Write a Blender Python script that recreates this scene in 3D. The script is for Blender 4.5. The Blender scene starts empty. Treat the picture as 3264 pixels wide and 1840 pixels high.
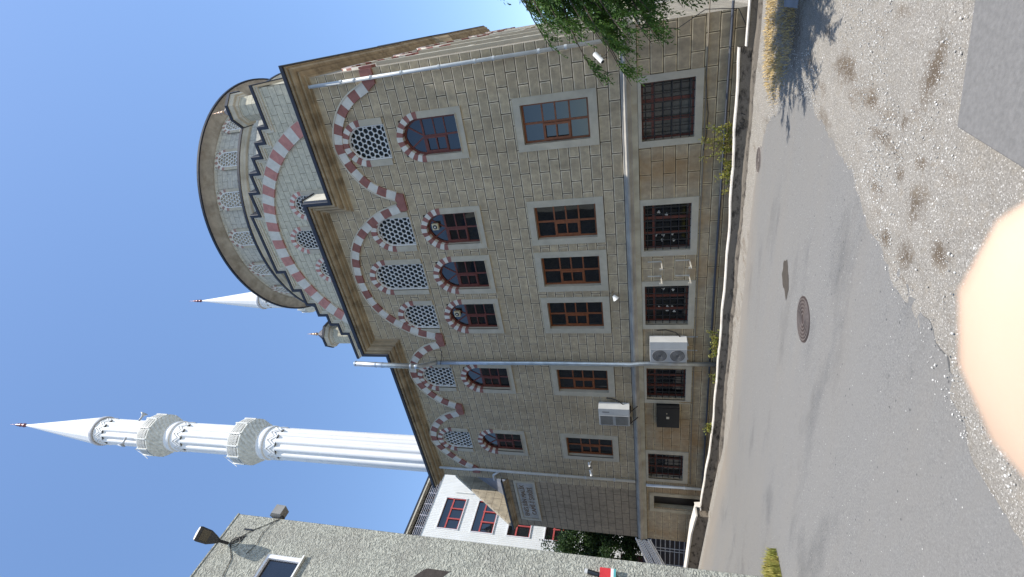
import bpy, bmesh, math, random
import numpy as np
from mathutils import Vector, Matrix
random.seed(7); rng = np.random.default_rng(7)
C = bpy.context.scene.collection
S = bpy.context.scene
rad = math.radians

# ------------------------------------------------------------------ camera (the photo is a phone picture held sideways)
YAW, PITCH, ROLL = rad(-30.43875875), rad(15.0066021), rad(-1.48177229)
CAM = Vector((0, -15.6, 2.7))
fwd = Vector((math.sin(YAW)*math.cos(PITCH), math.cos(YAW)*math.cos(PITCH), math.sin(PITCH)))
right0 = Vector((math.cos(YAW), -math.sin(YAW), 0)); up0 = right0.cross(fwd)
RIGHT = right0*math.cos(ROLL) + up0*math.sin(ROLL); UP = -right0*math.sin(ROLL) + up0*math.cos(ROLL)
cd = bpy.data.cameras.new('camera'); cam = bpy.data.objects.new('camera', cd); C.objects.link(cam)
m = Matrix.Identity(4)
for i, v in enumerate((-UP, RIGHT, -fwd)):
    m[0][i], m[1][i], m[2][i] = v
m[0][3], m[1][3], m[2][3] = CAM
cam.matrix_world = m
cd.sensor_fit = 'HORIZONTAL'; cd.sensor_width = 36; cd.lens = 1514.6/3264*36
cd.clip_start = .004; cd.clip_end = 3000
cd.dof.use_dof = True; cd.dof.focus_distance = 18; cd.dof.aperture_fstop = 24
S.camera = cam

# ------------------------------------------------------------------ sky, sun, exposure
SUN_EL, SUN_AZ = rad(66), rad(93.5)     # azimuth from +Y towards +X
w = bpy.data.worlds.new('World'); S.world = w; w.use_nodes = True
nt = w.node_tree; bg = nt.nodes['Background']
sky = nt.nodes.new('ShaderNodeTexSky'); sky.sky_type = 'NISHITA'; sky.sun_disc = False
sky.sun_elevation = SUN_EL; sky.sun_rotation = SUN_AZ; sky.altitude = 50
sky.air_density = 1.0; sky.dust_density = .4; sky.ozone_density = 2.1
hs = nt.nodes.new('ShaderNodeHueSaturation'); hs.inputs['Saturation'].default_value = 1.05; nt.links.new(sky.outputs[0], hs.inputs['Color']); nt.links.new(hs.outputs[0], bg.inputs[0]); bg.inputs[1].default_value = .14
sl = bpy.data.lights.new('sun', 'SUN'); sun = bpy.data.objects.new('sun', sl); C.objects.link(sun)
sl.energy = 3.7; sl.angle = rad(.5); sl.color = (1, .95, .87)
sd = Vector((math.sin(SUN_AZ)*math.cos(SUN_EL), math.cos(SUN_AZ)*math.cos(SUN_EL), math.sin(SUN_EL)))
sun.rotation_euler = sd.to_track_quat('Z', 'Y').to_euler(); sun.location = (20, -5, 40)
S.view_settings.view_transform = 'Standard'; S.view_settings.look = 'None'
S.view_settings.exposure = .88; S.view_settings.gamma = 1
S.render.engine = 'CYCLES'; S.cycles.max_bounces = 6

# ------------------------------------------------------------------ materials
MATS = {}
def nodes(name):
    mt = bpy.data.materials.new(name); mt.use_nodes = True
    t = mt.node_tree; return mt, t, t.nodes['Principled BSDF']
def N(t, kind, **kw):
    n = t.nodes.new(kind)
    for k, v in kw.items():
        if k in n.inputs: n.inputs[k].default_value = v
        else: setattr(n, k, v)
    return n
def mixrgb(t, fac, a, b, mode='MIX'):
    n = t.nodes.new('ShaderNodeMix'); n.data_type = 'RGBA'; n.blend_type = mode
    for idx, v in ((0, fac), (6, a), (7, b)):
        if hasattr(v, 'is_linked'): t.links.new(v, n.inputs[idx])
        elif idx == 0: n.inputs[0].default_value = v
        else: n.inputs[idx].default_value = (*v[:3], 1)
    return n.outputs[2]
def ramp(t, src, a, b, va=0., vb=1.):
    n = t.nodes.new('ShaderNodeMapRange'); t.links.new(src, n.inputs[0])
    n.inputs[1].default_value = a; n.inputs[2].default_value = b; n.inputs[3].default_value = va; n.inputs[4].default_value = vb
    return n.outputs[0]
def pos(t): return t.nodes.new('ShaderNodeNewGeometry').outputs['Position']
def noise(t, vec, scale, detail=4, rough=.6):
    n = N(t, 'ShaderNodeTexNoise', Scale=scale, Detail=detail, Roughness=rough); t.links.new(vec, n.inputs['Vector']); return n.outputs['Fac']
def scaled(t, vec, s):
    n = t.nodes.new('ShaderNodeVectorMath'); n.operation = 'MULTIPLY'; t.links.new(vec, n.inputs[0]); n.inputs[1].default_value = s; return n.outputs[0]
def bump(t, bs, h, strength=.4, dist=.01, prev=None):
    n = N(t, 'ShaderNodeBump', Strength=strength, Distance=dist); t.links.new(h, n.inputs['Height'])
    if prev: t.links.new(prev, n.inputs['Normal'])
    t.links.new(n.outputs[0], bs.inputs['Normal']); return n.outputs[0]
def M(name, col, rough=.7, var=.18, scale=2.5, bmp=0, bscale=60, metal=0, stain=None, stain_amt=.5, stain_scale=(1, 1, .25), spec=.5):
    if name in MATS: return MATS[name]
    mt, t, bs = nodes(name); p = pos(t)
    f = noise(t, p, scale, 6); a = tuple(c*(1-var) for c in col); b = tuple(min(1, c*(1+var)) for c in col)
    c = mixrgb(t, ramp(t, f, .3, .7), a, b)
    if stain:
        sf = noise(t, scaled(t, p, stain_scale), 1.3, 5)
        c = mixrgb(t, ramp(t, sf, .48, .72, 0, stain_amt), c, stain)
    t.links.new(c, bs.inputs['Base Color']); bs.inputs['Roughness'].default_value = rough; bs.inputs['Metallic'].default_value = metal
    bs.inputs['Specular IOR Level'].default_value = spec
    if bmp: bump(t, bs, noise(t, p, bscale, 3), bmp, .01)
    MATS[name] = mt; return mt
def block_mat(name, bw, bh, ox, oz, axis, base1, base2, margin, joint, jw=.012, mw=.03, warm=None, warm_amt=.5, soft=.5, streak=.55):
    mt, t, bs = nodes(name); p = pos(t); s = t.nodes.new('ShaderNodeSeparateXYZ')
    if axis == 'uv':
        u = t.nodes.new('ShaderNodeUVMap').outputs[0]; t.links.new(u, s.inputs[0]); U, V = s.outputs[0], s.outputs[1]
    else:
        t.links.new(p, s.inputs[0]); U, V = s.outputs['XYZ'.index(axis)], s.outputs[2]
    c = t.nodes.new('ShaderNodeCombineXYZ')
    for i, (src, o) in enumerate(((U, ox), (V, oz))):
        a = N(t, 'ShaderNodeMath', operation='ADD'); t.links.new(src, a.inputs[0]); a.inputs[1].default_value = 200*(bw if i == 0 else bh*2) - o; t.links.new(a.outputs[0], c.inputs[i])
    def brick(ms, sm):
        b = N(t, 'ShaderNodeTexBrick', Scale=1.0); b.offset = .5
        b.inputs['Mortar Size'].default_value = ms; b.inputs['Mortar Smooth'].default_value = sm
        b.inputs['Brick Width'].default_value = bw; b.inputs['Row Height'].default_value = bh
        b.inputs['Color1'].default_value = (*base1, 1); b.inputs['Color2'].default_value = (*base2, 1); b.inputs['Mortar'].default_value = (*margin, 1)
        t.links.new(c.outputs[0], b.inputs['Vector']); return b
    b1 = brick(mw, .25); b2 = brick(jw, .3)
    n1 = noise(t, p, 5, 8, .7); n2 = noise(t, scaled(t, p, (1.2, 1.2, .22)), 1.6, 5)
    col = mixrgb(t, 1, b1.outputs['Color'], mixrgb(t, ramp(t, n1, .30, .7), (.66, .66, .68), (1.2, 1.18, 1.13)), 'MULTIPLY')
    col = mixrgb(t, ramp(t, n2, .5, .75, 0, streak), col, tuple(x*.45 for x in base1))
    if warm: col = mixrgb(t, ramp(t, noise(t, scaled(t, p, (1, 1, .6)), .55, 4), .48, .7, 0, warm_amt), col, warm, 'MIX')
    col = mixrgb(t, b2.outputs['Fac'], col, joint)
    t.links.new(col, bs.inputs['Base Color']); bs.inputs['Roughness'].default_value = .85; bs.inputs['Specular IOR Level'].default_value = .25
    inv = N(t, 'ShaderNodeMath', operation='SUBTRACT'); inv.inputs[0].default_value = 1; t.links.new(brick(mw*.8, 1.0).outputs['Fac'], inv.inputs[1])
    b = bump(t, bs, inv.outputs[0], .8, .012); bump(t, bs, noise(t, p, 45, 4), .18, .008, b)
    MATS[name] = mt; return mt

BLOCK = block_mat('weathered stone block wall', .805, .343, -1.83+.4, 3.11, 'X', (.455, .372, .25), (.385, .315, .213), (.60, .51, .37), (.040, .030, .018), .0145, .046, warm=(.24, .185, .115), warm_amt=.35)
BLOCKG = block_mat('tan ground floor block wall', .86, .37, -2.04, .76, 'X', (.42, .342, .232), (.36, .292, .2), (.60, .495, .33), (.055, .038, .02), .0125, .042, warm=(.29, .155, .05), warm_amt=.6)
BLOCKS = block_mat('sunny side block wall', .805, .343, 0, 3.11, 'Y', (.30, .265, .21), (.26, .23, .185), (.50, .45, .36), (.07, .055, .04), .0095, .03)
BLOCKT = block_mat('pale upper block wall', .80, .34, -8.6, 17, 'X', (.54, .505, .395), (.50, .47, .37), (.55, .515, .405), (.15, .135, .10), .010, .014, streak=.12)
BLOCKTY = block_mat('pale upper block side wall', .80, .34, 0, 17, 'Y', (.54, .505, .395), (.50, .47, .37), (.55, .515, .405), (.15, .135, .10), .010, .014, streak=.12)
BLOCKD = block_mat('pale drum block wall', .80, .34, 0, 0, 'uv', (.50, .48, .42), (.46, .445, .395), (.51, .49, .43), (.17, .155, .125), .009, .013, streak=.12)
BLOCKW = block_mat('plain joint block wall', .95, .37, -24.6, 3.11, 'X', (.34, .275, .195), (.305, .248, .178), (.37, .302, .218), (.05, .038, .024), .013, .02, warm=(.16, .125, .085), warm_amt=.4)
CORN = M('stained tan cornice stone', (.30, .232, .145), .85, .3, 1.5, .3, 30, stain=(.095, .064, .034), stain_amt=.8, stain_scale=(1.5, 1.5, .5))
CORNP = M('pale cornice stone', (.52, .48, .39), .85, .15, 1.5, .2, 30, stain=(.26, .22, .16), stain_amt=.55, stain_scale=(1, 1, .6))
CORND = M('streaked grey drum stone', (.40, .37, .32), .85, .25, 2.2, .3, 30, stain=(.20, .165, .12), stain_amt=.6, stain_scale=(1.2, 1.2, .3))
CAP = M('dark lead roof edge', (.012, .014, .024), .5, .2)
LEAD = M('grey lead roof sheet', (.17, .18, .20), .55, .3, 1.2, stain=(.28, .28, .29))
BAND = M('string course stone', (.34, .315, .27), .85, .2, 2, .2, 40, stain=(.17, .16, .15), stain_amt=.6, stain_scale=(.6, 1, 2))
BANDT = M('beige plaster band', (.42, .36, .25), .85, .18, 2, .15, 40, stain=(.24, .17, .09), stain_amt=.6, stain_scale=(1, 1, .6))
SURR = M('grey white window stone', (.42, .375, .285), .75, .12, 3, .12, 60, stain=(.36, .34, .30), stain_amt=.4)
RED = M('faded red voussoir paint', (.245, .10, .08), .8, .2, 5, .1)
REDP = M('faded pink red paint', (.42, .19, .16), .8, .18, 5, .1)
VWH = M('white voussoir paint', (.56, .535, .47), .8, .12, 4, .1, stain=(.44, .42, .38), stain_amt=.4)
LATT = M('white plaster lattice', (.62, .62, .60), .7, .1)
WOOD = M('brown window wood', (.20, .062, .020), .5, .25, 8, .1)
WOODR = M('reddish dark window wood', (.125, .03, .018), .5, .25, 8, .1)
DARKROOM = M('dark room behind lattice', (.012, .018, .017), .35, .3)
IRON = M('dark wrought iron', (.012, .010, .010), .5, .2)
def glass(name, col, ior=1.9, rough=.03):
    mt, t, bs = nodes(name); f = noise(t, pos(t), .9, 3)
    t.links.new(mixrgb(t, ramp(t, f, .35, .65), tuple(c*.5 for c in col), tuple(c*1.5 for c in col)), bs.inputs['Base Color'])
    bs.inputs['Roughness'].default_value = rough; bs.inputs['IOR'].default_value = ior
    bump(t, bs, noise(t, pos(t), 1.4, 1), .12, .02); MATS[name] = mt; return mt
GLASS = glass('dark window glass', (.005, .006, .009), 1.75)
GLASSC = glass('window glass over grey curtain', (.055, .058, .052), 1.6)
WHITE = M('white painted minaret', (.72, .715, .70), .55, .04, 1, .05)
WHITEG = M('greyish carved stone', (.58, .58, .53), .85, .25, 5, .5, 18)
WHITEO = M('off white paint', (.74, .73, .68), .6, .08)
GREYPIPE = M('pale grey plastic pipe', (.47, .485, .48), .45, .08)
METAL = M('galvanised flue metal', (.42, .45, .47), .42, .2, 3, metal=.75)
ACW = M('white enamel sheet', (.52, .52, .50), .45, .07)
ACG = M('shade toned enamel sheet', (.36, .365, .365), .5, .1)  # darker copy of the white enamel, shade mixed into its colour
BLACK = M('black enamel', (.008, .008, .009), .35, .2)
FAN = M('dark fan grille', (.09, .09, .09), .6, .3, 20)
STRAW = M('dry straw', (.50, .36, .15), .8, .35, 9)
def two_tone(name, a, b, scale, rough=.6, trans=0):
    mt, t, bs = nodes(name); f = noise(t, pos(t), scale, 3)
    t.links.new(mixrgb(t, ramp(t, f, .35, .65), a, b), bs.inputs['Base Color']); bs.inputs['Roughness'].default_value = rough
    bs.inputs['Specular IOR Level'].default_value = .3
    if trans:
        bs.inputs['Transmission Weight'].default_value = 0
        tr = t.nodes.new('ShaderNodeBsdfTranslucent'); tr.inputs[0].default_value = (*[c*1.3 for c in b], 1)
        mx = t.nodes.new('ShaderNodeMixShader'); mx.inputs[0].default_value = trans
        t.links.new(bs.outputs[0], mx.inputs[1]); t.links.new(tr.outputs[0], mx.inputs[2]); t.links.new(mx.outputs[0], t.nodes['Material Output'].inputs[0])
    MATS[name] = mt; return mt
NEEDLE = two_tone('conifer foliage', (.012, .042, .009), (.085, .165, .026), 2.6, trans=.3)
LEAF = two_tone('dark broad leaves', (.012, .030, .010), (.045, .085, .020), 1.5, .55, .25)
WEED = two_tone('weed leaves', (.09, .14, .025), (.30, .28, .06), 5, trans=.3)
BARK = M('brown bark', (.055, .04, .028), .9, .35, 12, .6, 30)

def asphalt_mat():
    mt, t, bs = nodes('sun bleached asphalt'); p = pos(t)
    n1 = noise(t, p, 160, 3, .7); n2 = noise(t, scaled(t, p, (.16, .9, 1)), 1.6, 5); n3 = noise(t, p, 14, 5, .75)
    n6 = noise(t, p, 48, 4, .75); c = mixrgb(t, ramp(t, n1, .3, .7), (.112, .111, .109), (.222, .217, .207)); c = mixrgb(t, ramp(t, n6, .52, .66, 0, .6), c, (.30, .292, .278)); c = mixrgb(t, ramp(t, n6, .46, .34, 0, .6), c, (.06, .06, .06))
    c = mixrgb(t, ramp(t, n2, .45, .68, 0, .5), c, (.185, .174, .158)); c = mixrgb(t, ramp(t, n3, .55, .75, 0, .45), c, (.09, .09, .09))
    n5 = noise(t, scaled(t, p, (.35, 1, 1)), .8, 6, .65); c = mixrgb(t, ramp(t, n5, .40, .64, 0, .55), c, (.18, .175, .166)); c = mixrgb(t, ramp(t, n5, .44, .30, 0, .45), c, (.07, .071, .073))
    v = N(t, 'ShaderNodeTexVoronoi', Scale=9.0); t.links.new(p, v.inputs['Vector'])
    c = mixrgb(t, ramp(t, v.outputs['Distance'], .035, .075, .85, 0), c, (.62, .60, .57))
    v2 = N(t, 'ShaderNodeTexVoronoi', Scale=4.3); t.links.new(scaled(t, p, (1, 1.3, 1)), v2.inputs['Vector'])
    c = mixrgb(t, ramp(t, v2.outputs['Distance'], .05, .085, .8, 0), c, (.06, .06, .062))
    # pale dust swept along the gutter
    s = t.nodes.new('ShaderNodeSeparateXYZ'); t.links.new(p, s.inputs[0])
    wob = N(t, 'ShaderNodeMath', operation='MULTIPLY_ADD'); t.links.new(n2, wob.inputs[0]); wob.inputs[1].default_value = 2.2; t.links.new(s.outputs[1], wob.inputs[2])
    c = mixrgb(t, ramp(t, wob.outputs[0], -2.6, -.4, 0, .75), c, (.24, .205, .165))
    t.links.new(c, bs.inputs['Base Color']); bs.inputs['Roughness'].default_value = .9; bs.inputs['Specular IOR Level'].default_value = .3
    b = bump(t, bs, n1, .5, .006); bump(t, bs, n3, .3, .012, b); return mt
ASPH = asphalt_mat()
def gravel_mat():
    mt, t, bs = nodes('gravelly dusty ground'); p = pos(t)
    n1 = noise(t, p, 1.3, 7, .65); n2 = noise(t, p, 60, 4, .7); n3 = noise(t, p, 9, 6, .7)
    c = mixrgb(t, ramp(t, n2, .3, .7), (.135, .124, .107), (.325, .303, .27))
    n4 = noise(t, scaled(t, p, (2.2, .8, 1)), 1.1, 6, .65)
    c = mixrgb(t, ramp(t, n4, .56, .66, 0, .55), c, (.12, .09, .06))
    at = t.nodes.new('ShaderNodeAttribute'); at.attribute_name = 'dirt_shade'; ad = N(t, 'ShaderNodeMath', operation='MULTIPLY_ADD'); t.links.new(n3, ad.inputs[0]); ad.inputs[1].default_value = 2.4; t.links.new(at.outputs['Fac'], ad.inputs[2])
    ad2 = N(t, 'ShaderNodeMath', operation='MULTIPLY_ADD'); t.links.new(n1, ad2.inputs[0]); ad2.inputs[1].default_value = 1.6; t.links.new(ad.outputs[0], ad2.inputs[2])
    c = mixrgb(t, ramp(t, ad2.outputs[0], 2.35, 3.0, 0, .85), c, (.075, .052, .032)); c = mixrgb(t, ramp(t, n3, .5, .7, 0, .4), c, (.27, .235, .185))
    for sc_, th, amt in ((26.0, .20, .8), (47.0, .24, .8), (14.0, .11, .8)):
        v = N(t, 'ShaderNodeTexVoronoi', Scale=sc_); t.links.new(p, v.inputs['Vector'])
        c = mixrgb(t, ramp(t, v.outputs['Distance'], th*.75, th, amt, 0), c, (.50, .48, .445))
    for sc_, th in ((31.0, .16), (12.0, .09)):
        v = N(t, 'ShaderNodeTexVoronoi', Scale=sc_); t.links.new(scaled(t, p, (1, 1.2, 1)), v.inputs['Vector'])
        c = mixrgb(t, ramp(t, v.outputs['Distance'], th*.7, th, .6, 0), c, (.07, .06, .05))
    t.links.new(c, bs.inputs['Base Color']); bs.inputs['Roughness'].default_value = .95; bs.inputs['Specular IOR Level'].default_value = .2
    b = bump(t, bs, n2, .7, .012); bump(t, bs, n3, .5, .03, b); return mt
GRAV = gravel_mat()
def roughcast_mat():
    mt, t, bs = nodes('grey roughcast render'); p = pos(t)
    n1 = noise(t, p, 1.1, 4); n2 = noise(t, p, 17, 3, .55)
    w_ = N(t, 'ShaderNodeTexNoise', Scale=13.0, Detail=2.0, Distortion=1.6); t.links.new(p, w_.inputs['Vector'])
    c = mixrgb(t, ramp(t, w_.outputs['Fac'], .38, .62), (.25, .25, .215), (.44, .435, .37)); c = mixrgb(t, ramp(t, n1, .45, .7, 0, .45), c, (.22, .205, .18))
    t.links.new(c, bs.inputs['Base Color']); bs.inputs['Roughness'].default_value = .9; bs.inputs['Specular IOR Level'].default_value = .2
    b = bump(t, bs, w_.outputs['Fac'], 1.0, .05); bump(t, bs, n2, .4, .02, b); return mt
ROUGH = roughcast_mat()
def ribbed_mat():
    mt, t, bs = nodes('white ribbed cladding'); p = pos(t)
    s = t.nodes.new('ShaderNodeSeparateXYZ'); t.links.new(p, s.inputs[0])
    sn = N(t, 'ShaderNodeMath', operation='MULTIPLY'); t.links.new(s.outputs[1], sn.inputs[0]); sn.inputs[1].default_value = 2*math.pi/.155
    si = N(t, 'ShaderNodeMath', operation='SINE'); t.links.new(sn.outputs[0], si.inputs[0])
    f = noise(t, p, .8, 4)
    c = mixrgb(t, ramp(t, f, .3, .7), (.68, .68, .64), (.76, .76, .73)); c = mixrgb(t, ramp(t, si.outputs[0], .55, 1, 0, .5), c, (.42, .42, .42))
    t.links.new(c, bs.inputs['Base Color']); bs.inputs['Roughness'].default_value = .55; bump(t, bs, si.outputs[0], .5, .03); return mt
RIBS = ribbed_mat()
def concrete_mat(name, base, dark, amt):
    mt, t, bs = nodes(name); p = pos(t); n1 = noise(t, scaled(t, p, (1, 1, 2.2)), 2.6, 7, .7); n2 = noise(t, p, 40, 4)
    c = mixrgb(t, ramp(t, n2, .3, .7), tuple(x*.8 for x in base), tuple(x*1.15 for x in base)); c = mixrgb(t, ramp(t, n1, .5, .62, 0, amt), c, dark)
    t.links.new(c, bs.inputs['Base Color']); bs.inputs['Roughness'].default_value = .9; bump(t, bs, n2, .4, .01); MATS[name] = mt; return mt
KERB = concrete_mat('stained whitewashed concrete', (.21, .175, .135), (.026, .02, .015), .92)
KERBT = concrete_mat('sun toned pale concrete', (.60, .56, .50), (.32, .28, .24), .4)  # far paler than the wall face: sunlight is part of this colour
SLABM = M('smooth grey slab', (.148, .143, .137), .85, .16, 26, .25, 160)
GUTTER = concrete_mat('dirty gutter concrete', (.13, .112, .09), (.03, .024, .019), .95)
SKIN = M('skin', (.60, .43, .31), .5, .02, 8)
SKIN.node_tree.nodes['Principled BSDF'].inputs['Subsurface Weight'].default_value = .15
SKIN.node_tree.nodes['Principled BSDF'].inputs['Subsurface Radius'].default_value = (.004, .0015, .001)

# ------------------------------------------------------------------ mesh helpers
ORG = {}
class MB:
    def __init__(s): s.v = []; s.f = []; s.m = []; s.uv = None
    def add(s, vs, fs, mi=0):
        b = len(s.v); s.v += [tuple(v) for v in vs]; s.f += [tuple(i+b for i in f) for f in fs]; s.m += [mi]*len(fs)
        return s
    def box(s, x0, x1, y0, y1, z0, z1, mi=0):
        x0, x1 = sorted((x0, x1)); y0, y1 = sorted((y0, y1)); z0, z1 = sorted((z0, z1))
        return s.add([(x, y, z) for x in (x0, x1) for y in (y0, y1) for z in (z0, z1)],
            [(0, 1, 3, 2), (4, 6, 7, 5), (0, 4, 5, 1), (2, 3, 7, 6), (0, 2, 6, 4), (1, 5, 7, 3)], mi)
    def prism(s, pts, y0, y1, mi=0, caps=(1, 1)):     # pts: (x,z) polygon extruded along y
        n = len(pts); vs = [(x, y0, z) for x, z in pts] + [(x, y1, z) for x, z in pts]
        fs = [(i, (i+1) % n, n+(i+1) % n, n+i) for i in range(n)]
        if caps[0]: fs.append(tuple(range(n)))
        if caps[1]: fs.append(tuple(range(2*n-1, n-1, -1)))
        return s.add(vs, fs, mi)
    def tube(s, path, r, n=8, mi=0, cap=True):
        P = [Vector(p) for p in path]; R = [float(q) for q in r] if isinstance(r, (list, tuple)) else [float(r)]*len(P); vs = []; ref = None
        for i, p in enumerate(P):
            d = (P[min(i+1, len(P)-1)] - P[max(i-1, 0)]).normalized()
            if ref is None: ref = Vector((0, 0, 1)) if abs(d.z) < .9 else Vector((1, 0, 0))
            a = d.cross(ref).normalized(); b = a.cross(d); ref = b
            for k in range(n):
                q = 2*math.pi*k/n; vs.append(p + R[i]*(math.cos(q)*a + math.sin(q)*b))
        fs = [(i*n+k, i*n+(k+1) % n, (i+1)*n+(k+1) % n, (i+1)*n+k) for i in range(len(P)-1) for k in range(n)]
        if cap: fs += [tuple(range(n-1, -1, -1)), tuple(range((len(P)-1)*n, len(P)*n))]
        return s.add(vs, fs, mi)
    def lathe(s, prof, cx=0, cy=0, n=48, mi=0, rf=None, a0=0):   # prof: (r,z); rf(k) radius factor
        vs = []
        for r, z in prof:
            for k in range(n):
                q = a0 + 2*math.pi*k/n; rr = r*(rf(k) if rf else 1); vs.append((cx+rr*math.cos(q), cy+rr*math.sin(q), z))
        fs = [(i*n+k, i*n+(k+1) % n, (i+1)*n+(k+1) % n, (i+1)*n+k) for i in range(len(prof)-1) for k in range(n)]
        return s.add(vs, fs, mi)
    def strips(s, lines, mi=0, closed=False):        # list of polylines with equal counts -> quads
        n = len(lines[0]); b = [p for l in lines for p in l]
        fs = [(i*n+k, i*n+k+1, (i+1)*n+k+1, (i+1)*n+k) for i in range(len(lines)-1) for k in range(n-1)]
        return s.add(b, fs, mi)
    def quads(s, arr, mi=0):                         # numpy (n,4,3)
        b = len(s.v); n = len(arr); s.v += [tuple(v) for v in arr.reshape(-1, 3).tolist()]
        s.f += [(b+4*i, b+4*i+1, b+4*i+2, b+4*i+3) for i in range(n)]; s.m += [mi]*n; return s
    def build(s, name, mats, parent=None, loc=None, smooth=False, world=True, fix=True):
        me = bpy.data.meshes.new(name)
        if not isinstance(mats, (list, tuple)): mats = [mats]
        o = bpy.data.objects.new(name, me); C.objects.link(o)
        org = Vector((0, 0, 0))
        if parent is not None: org = ORG.get(parent.name, Vector((0, 0, 0)))
        if loc is not None: off = Vector((0, 0, 0)); o.location = Vector(loc) - org; ORG[o.name] = Vector(loc)
        else: off = org; ORG[o.name] = org
        me.from_pydata([(v[0]-off.x, v[1]-off.y, v[2]-off.z) for v in s.v], [], s.f)
        for mt in mats: me.materials.append(mt)
        me.polygons.foreach_set('material_index', s.m)
        if fix:
            bm = bmesh.new(); bm.from_mesh(me); bmesh.ops.recalc_face_normals(bm, faces=bm.faces); bm.to_mesh(me); bm.free()
        if smooth: me.polygons.foreach_set('use_smooth', [True]*len(me.polygons))
        if parent is not None: o.parent = parent
        me.update(); return o
def tag(o, label=None, cat=None, group=None, kind=None):
    if label: o['label'] = label
    if cat: o['category'] = cat
    if group: o['group'] = group
    if kind: o['kind'] = kind
    return o
def thing(name, label, cat, loc=(0, 0, 0), group=None):
    o = bpy.data.objects.new(name, None); C.objects.link(o); o.location = loc; o.empty_display_size = .3
    ORG[o.name] = Vector(loc); return tag(o, label, cat, group)
def copy_part(src, parent, loc=None, rotz=None):      # a part and its sub-parts
    c = src.copy(); C.objects.link(c); c.parent = parent
    if loc is not None: c.location = Vector(loc) - ORG.get(parent.name, Vector((0, 0, 0)))
    if rotz is not None: c.rotation_euler = (0, 0, rotz)
    for ch in list(src.children):
        d = ch.copy(); C.objects.link(d); d.parent = c
    return c
def text_mesh(name, txt, size, mat, parent, loc, rot, depth=.008, align='CENTER'):
    cu = bpy.data.curves.new(name, 'FONT'); cu.body = txt; cu.size = size; cu.extrude = depth; cu.align_x = align
    tmp = bpy.data.objects.new('tmp', cu); C.objects.link(tmp); bpy.context.view_layer.update()
    me = bpy.data.meshes.new_from_object(tmp.evaluated_get(bpy.context.evaluated_depsgraph_get()))
    bpy.data.objects.remove(tmp); me.materials.clear(); me.materials.append(mat)
    o = bpy.data.objects.new(name, me); C.objects.link(o); o.parent = parent
    o.location = Vector(loc) - ORG.get(parent.name, Vector((0, 0, 0))); o.rotation_euler = rot; return o
def gz(y, x=0): return -.38 + .06*(-y-1) + .072*max(0, -16-max(x, -34))
def pix(xd, yd):     # photo pixel (2576 wide view) -> direction
    k = 3264/2576; u, v = 1840-yd*k, xd*k
    return ((u-920)/1514.6)*RIGHT - ((v-1632)/1514.6)*UP + fwd

#@SETTING
# ------------------------------------------------------------------ ground
def build_ground():
    # fine gravel field by the camera, coarse skirt to the horizon
    xs = np.concatenate([[-400, -120, -50, -34, -28, -20, -16], np.arange(-14, 5.01, .06), [9, 20, 60, 150, 400]])
    ys = np.concatenate([[-400, -150, -60, -30, -20], np.arange(-16.5, -1.3, .06), [-1.0, 0.5, 8, 30, 80, 400]])
    X, Y = np.meshgrid(xs, ys); Z = -.38 + .06*(-np.clip(Y, -22, 8)-1) + .072*np.maximum(0, -16-np.maximum(X, -34))
    inside = (X > -14.5) & (X < 5.1) & (Y > -16.6) & (Y < -1.25)
    def vn(sc, seed):
        r = np.random.default_rng(seed); g = r.random((64, 64)); fx = (X/sc) % 64; fy = (Y/sc) % 64
        i = fx.astype(int) % 64; j = fy.astype(int) % 64; u = fx-np.floor(fx); v = fy-np.floor(fy); u = u*u*(3-2*u); v = v*v*(3-2*v)
        return (g[i, j]*(1-u)*(1-v)+g[(i+1) % 64, j]*u*(1-v)+g[i, (j+1) % 64]*(1-u)*v+g[(i+1) % 64, (j+1) % 64]*u*v)-.5
    EX = np.interp(-Y, [2.5, 4.3, 6.2, 8.15, 9.18, 10.84, 12.1, 14, 20], [-3.4, -2.55, -1.95, -2.2, -2.42, -3.05, -3.3, -3.6, -4.2])
    w_ = np.where(Y > -2.9, np.clip((Y+2.7)/.5, 0, 1), np.clip((X-EX+.10)/.30, 0, 1))
    Z = Z + inside*(w_*(.05*vn(.9, 1)+.03*vn(.3, 2)+.024*vn(.12, 3)+.030) - (1-w_)*.012) - .004 + (w_ > 0)*(w_ < .6)*.016*vn(.05, 9)*inside
    dirt_shade = np.zeros_like(X)
    for (bx, by, ra, rb) in ((-.97, -10.5, .30, .17), (-1.2, -8.25, .17, .5), (-1.71, -9.65, .10, .28), (-2.05, -10.84, .24, .24), (-2.57, -10.39, .12, .2), (-2.5, -10.87, .2, .22), (-3.4, -11.9, .12, .3), (-2.25, -11.4, .12, .18), (-1.68, -10.72, .07, .16), (-1.9, -10.36, .08, .2), (-1.43, -10.2, .07, .12), (-.2, -9.2, .2, .3), (-2.2, -9.9, .07, .3), (-.5, -4.6, .9, 1.1), (-.9, -5.2, .7, .8), (-1.4, -9.3, .1, .2)):  # two widest blobs: brown soil that also deepens the conifer's shadow
        dirt_shade = np.maximum(dirt_shade, np.exp(-(((X-bx)/ra)**2+((Y-by)/rb)**2)))
    n = len(xs); mb = MB(); mb.v = np.stack([X, Y, Z], -1).reshape(-1, 3).tolist()
    mb.f = [(j*n+i, j*n+i+1, (j+1)*n+i+1, (j+1)*n+i) for j in range(len(ys)-1) for i in range(n-1)]; mb.m = [0]*len(mb.f)
    o = mb.build('ground', GRAV, smooth=True, fix=False); at = o.data.attributes.new('dirt_shade', 'FLOAT', 'POINT'); at.data.foreach_set('value', dirt_shade.reshape(-1).astype(np.float32)); tag(o, 'dusty grey gravel ground sloping down to the mosque', 'ground', kind='structure')
build_ground()
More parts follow.
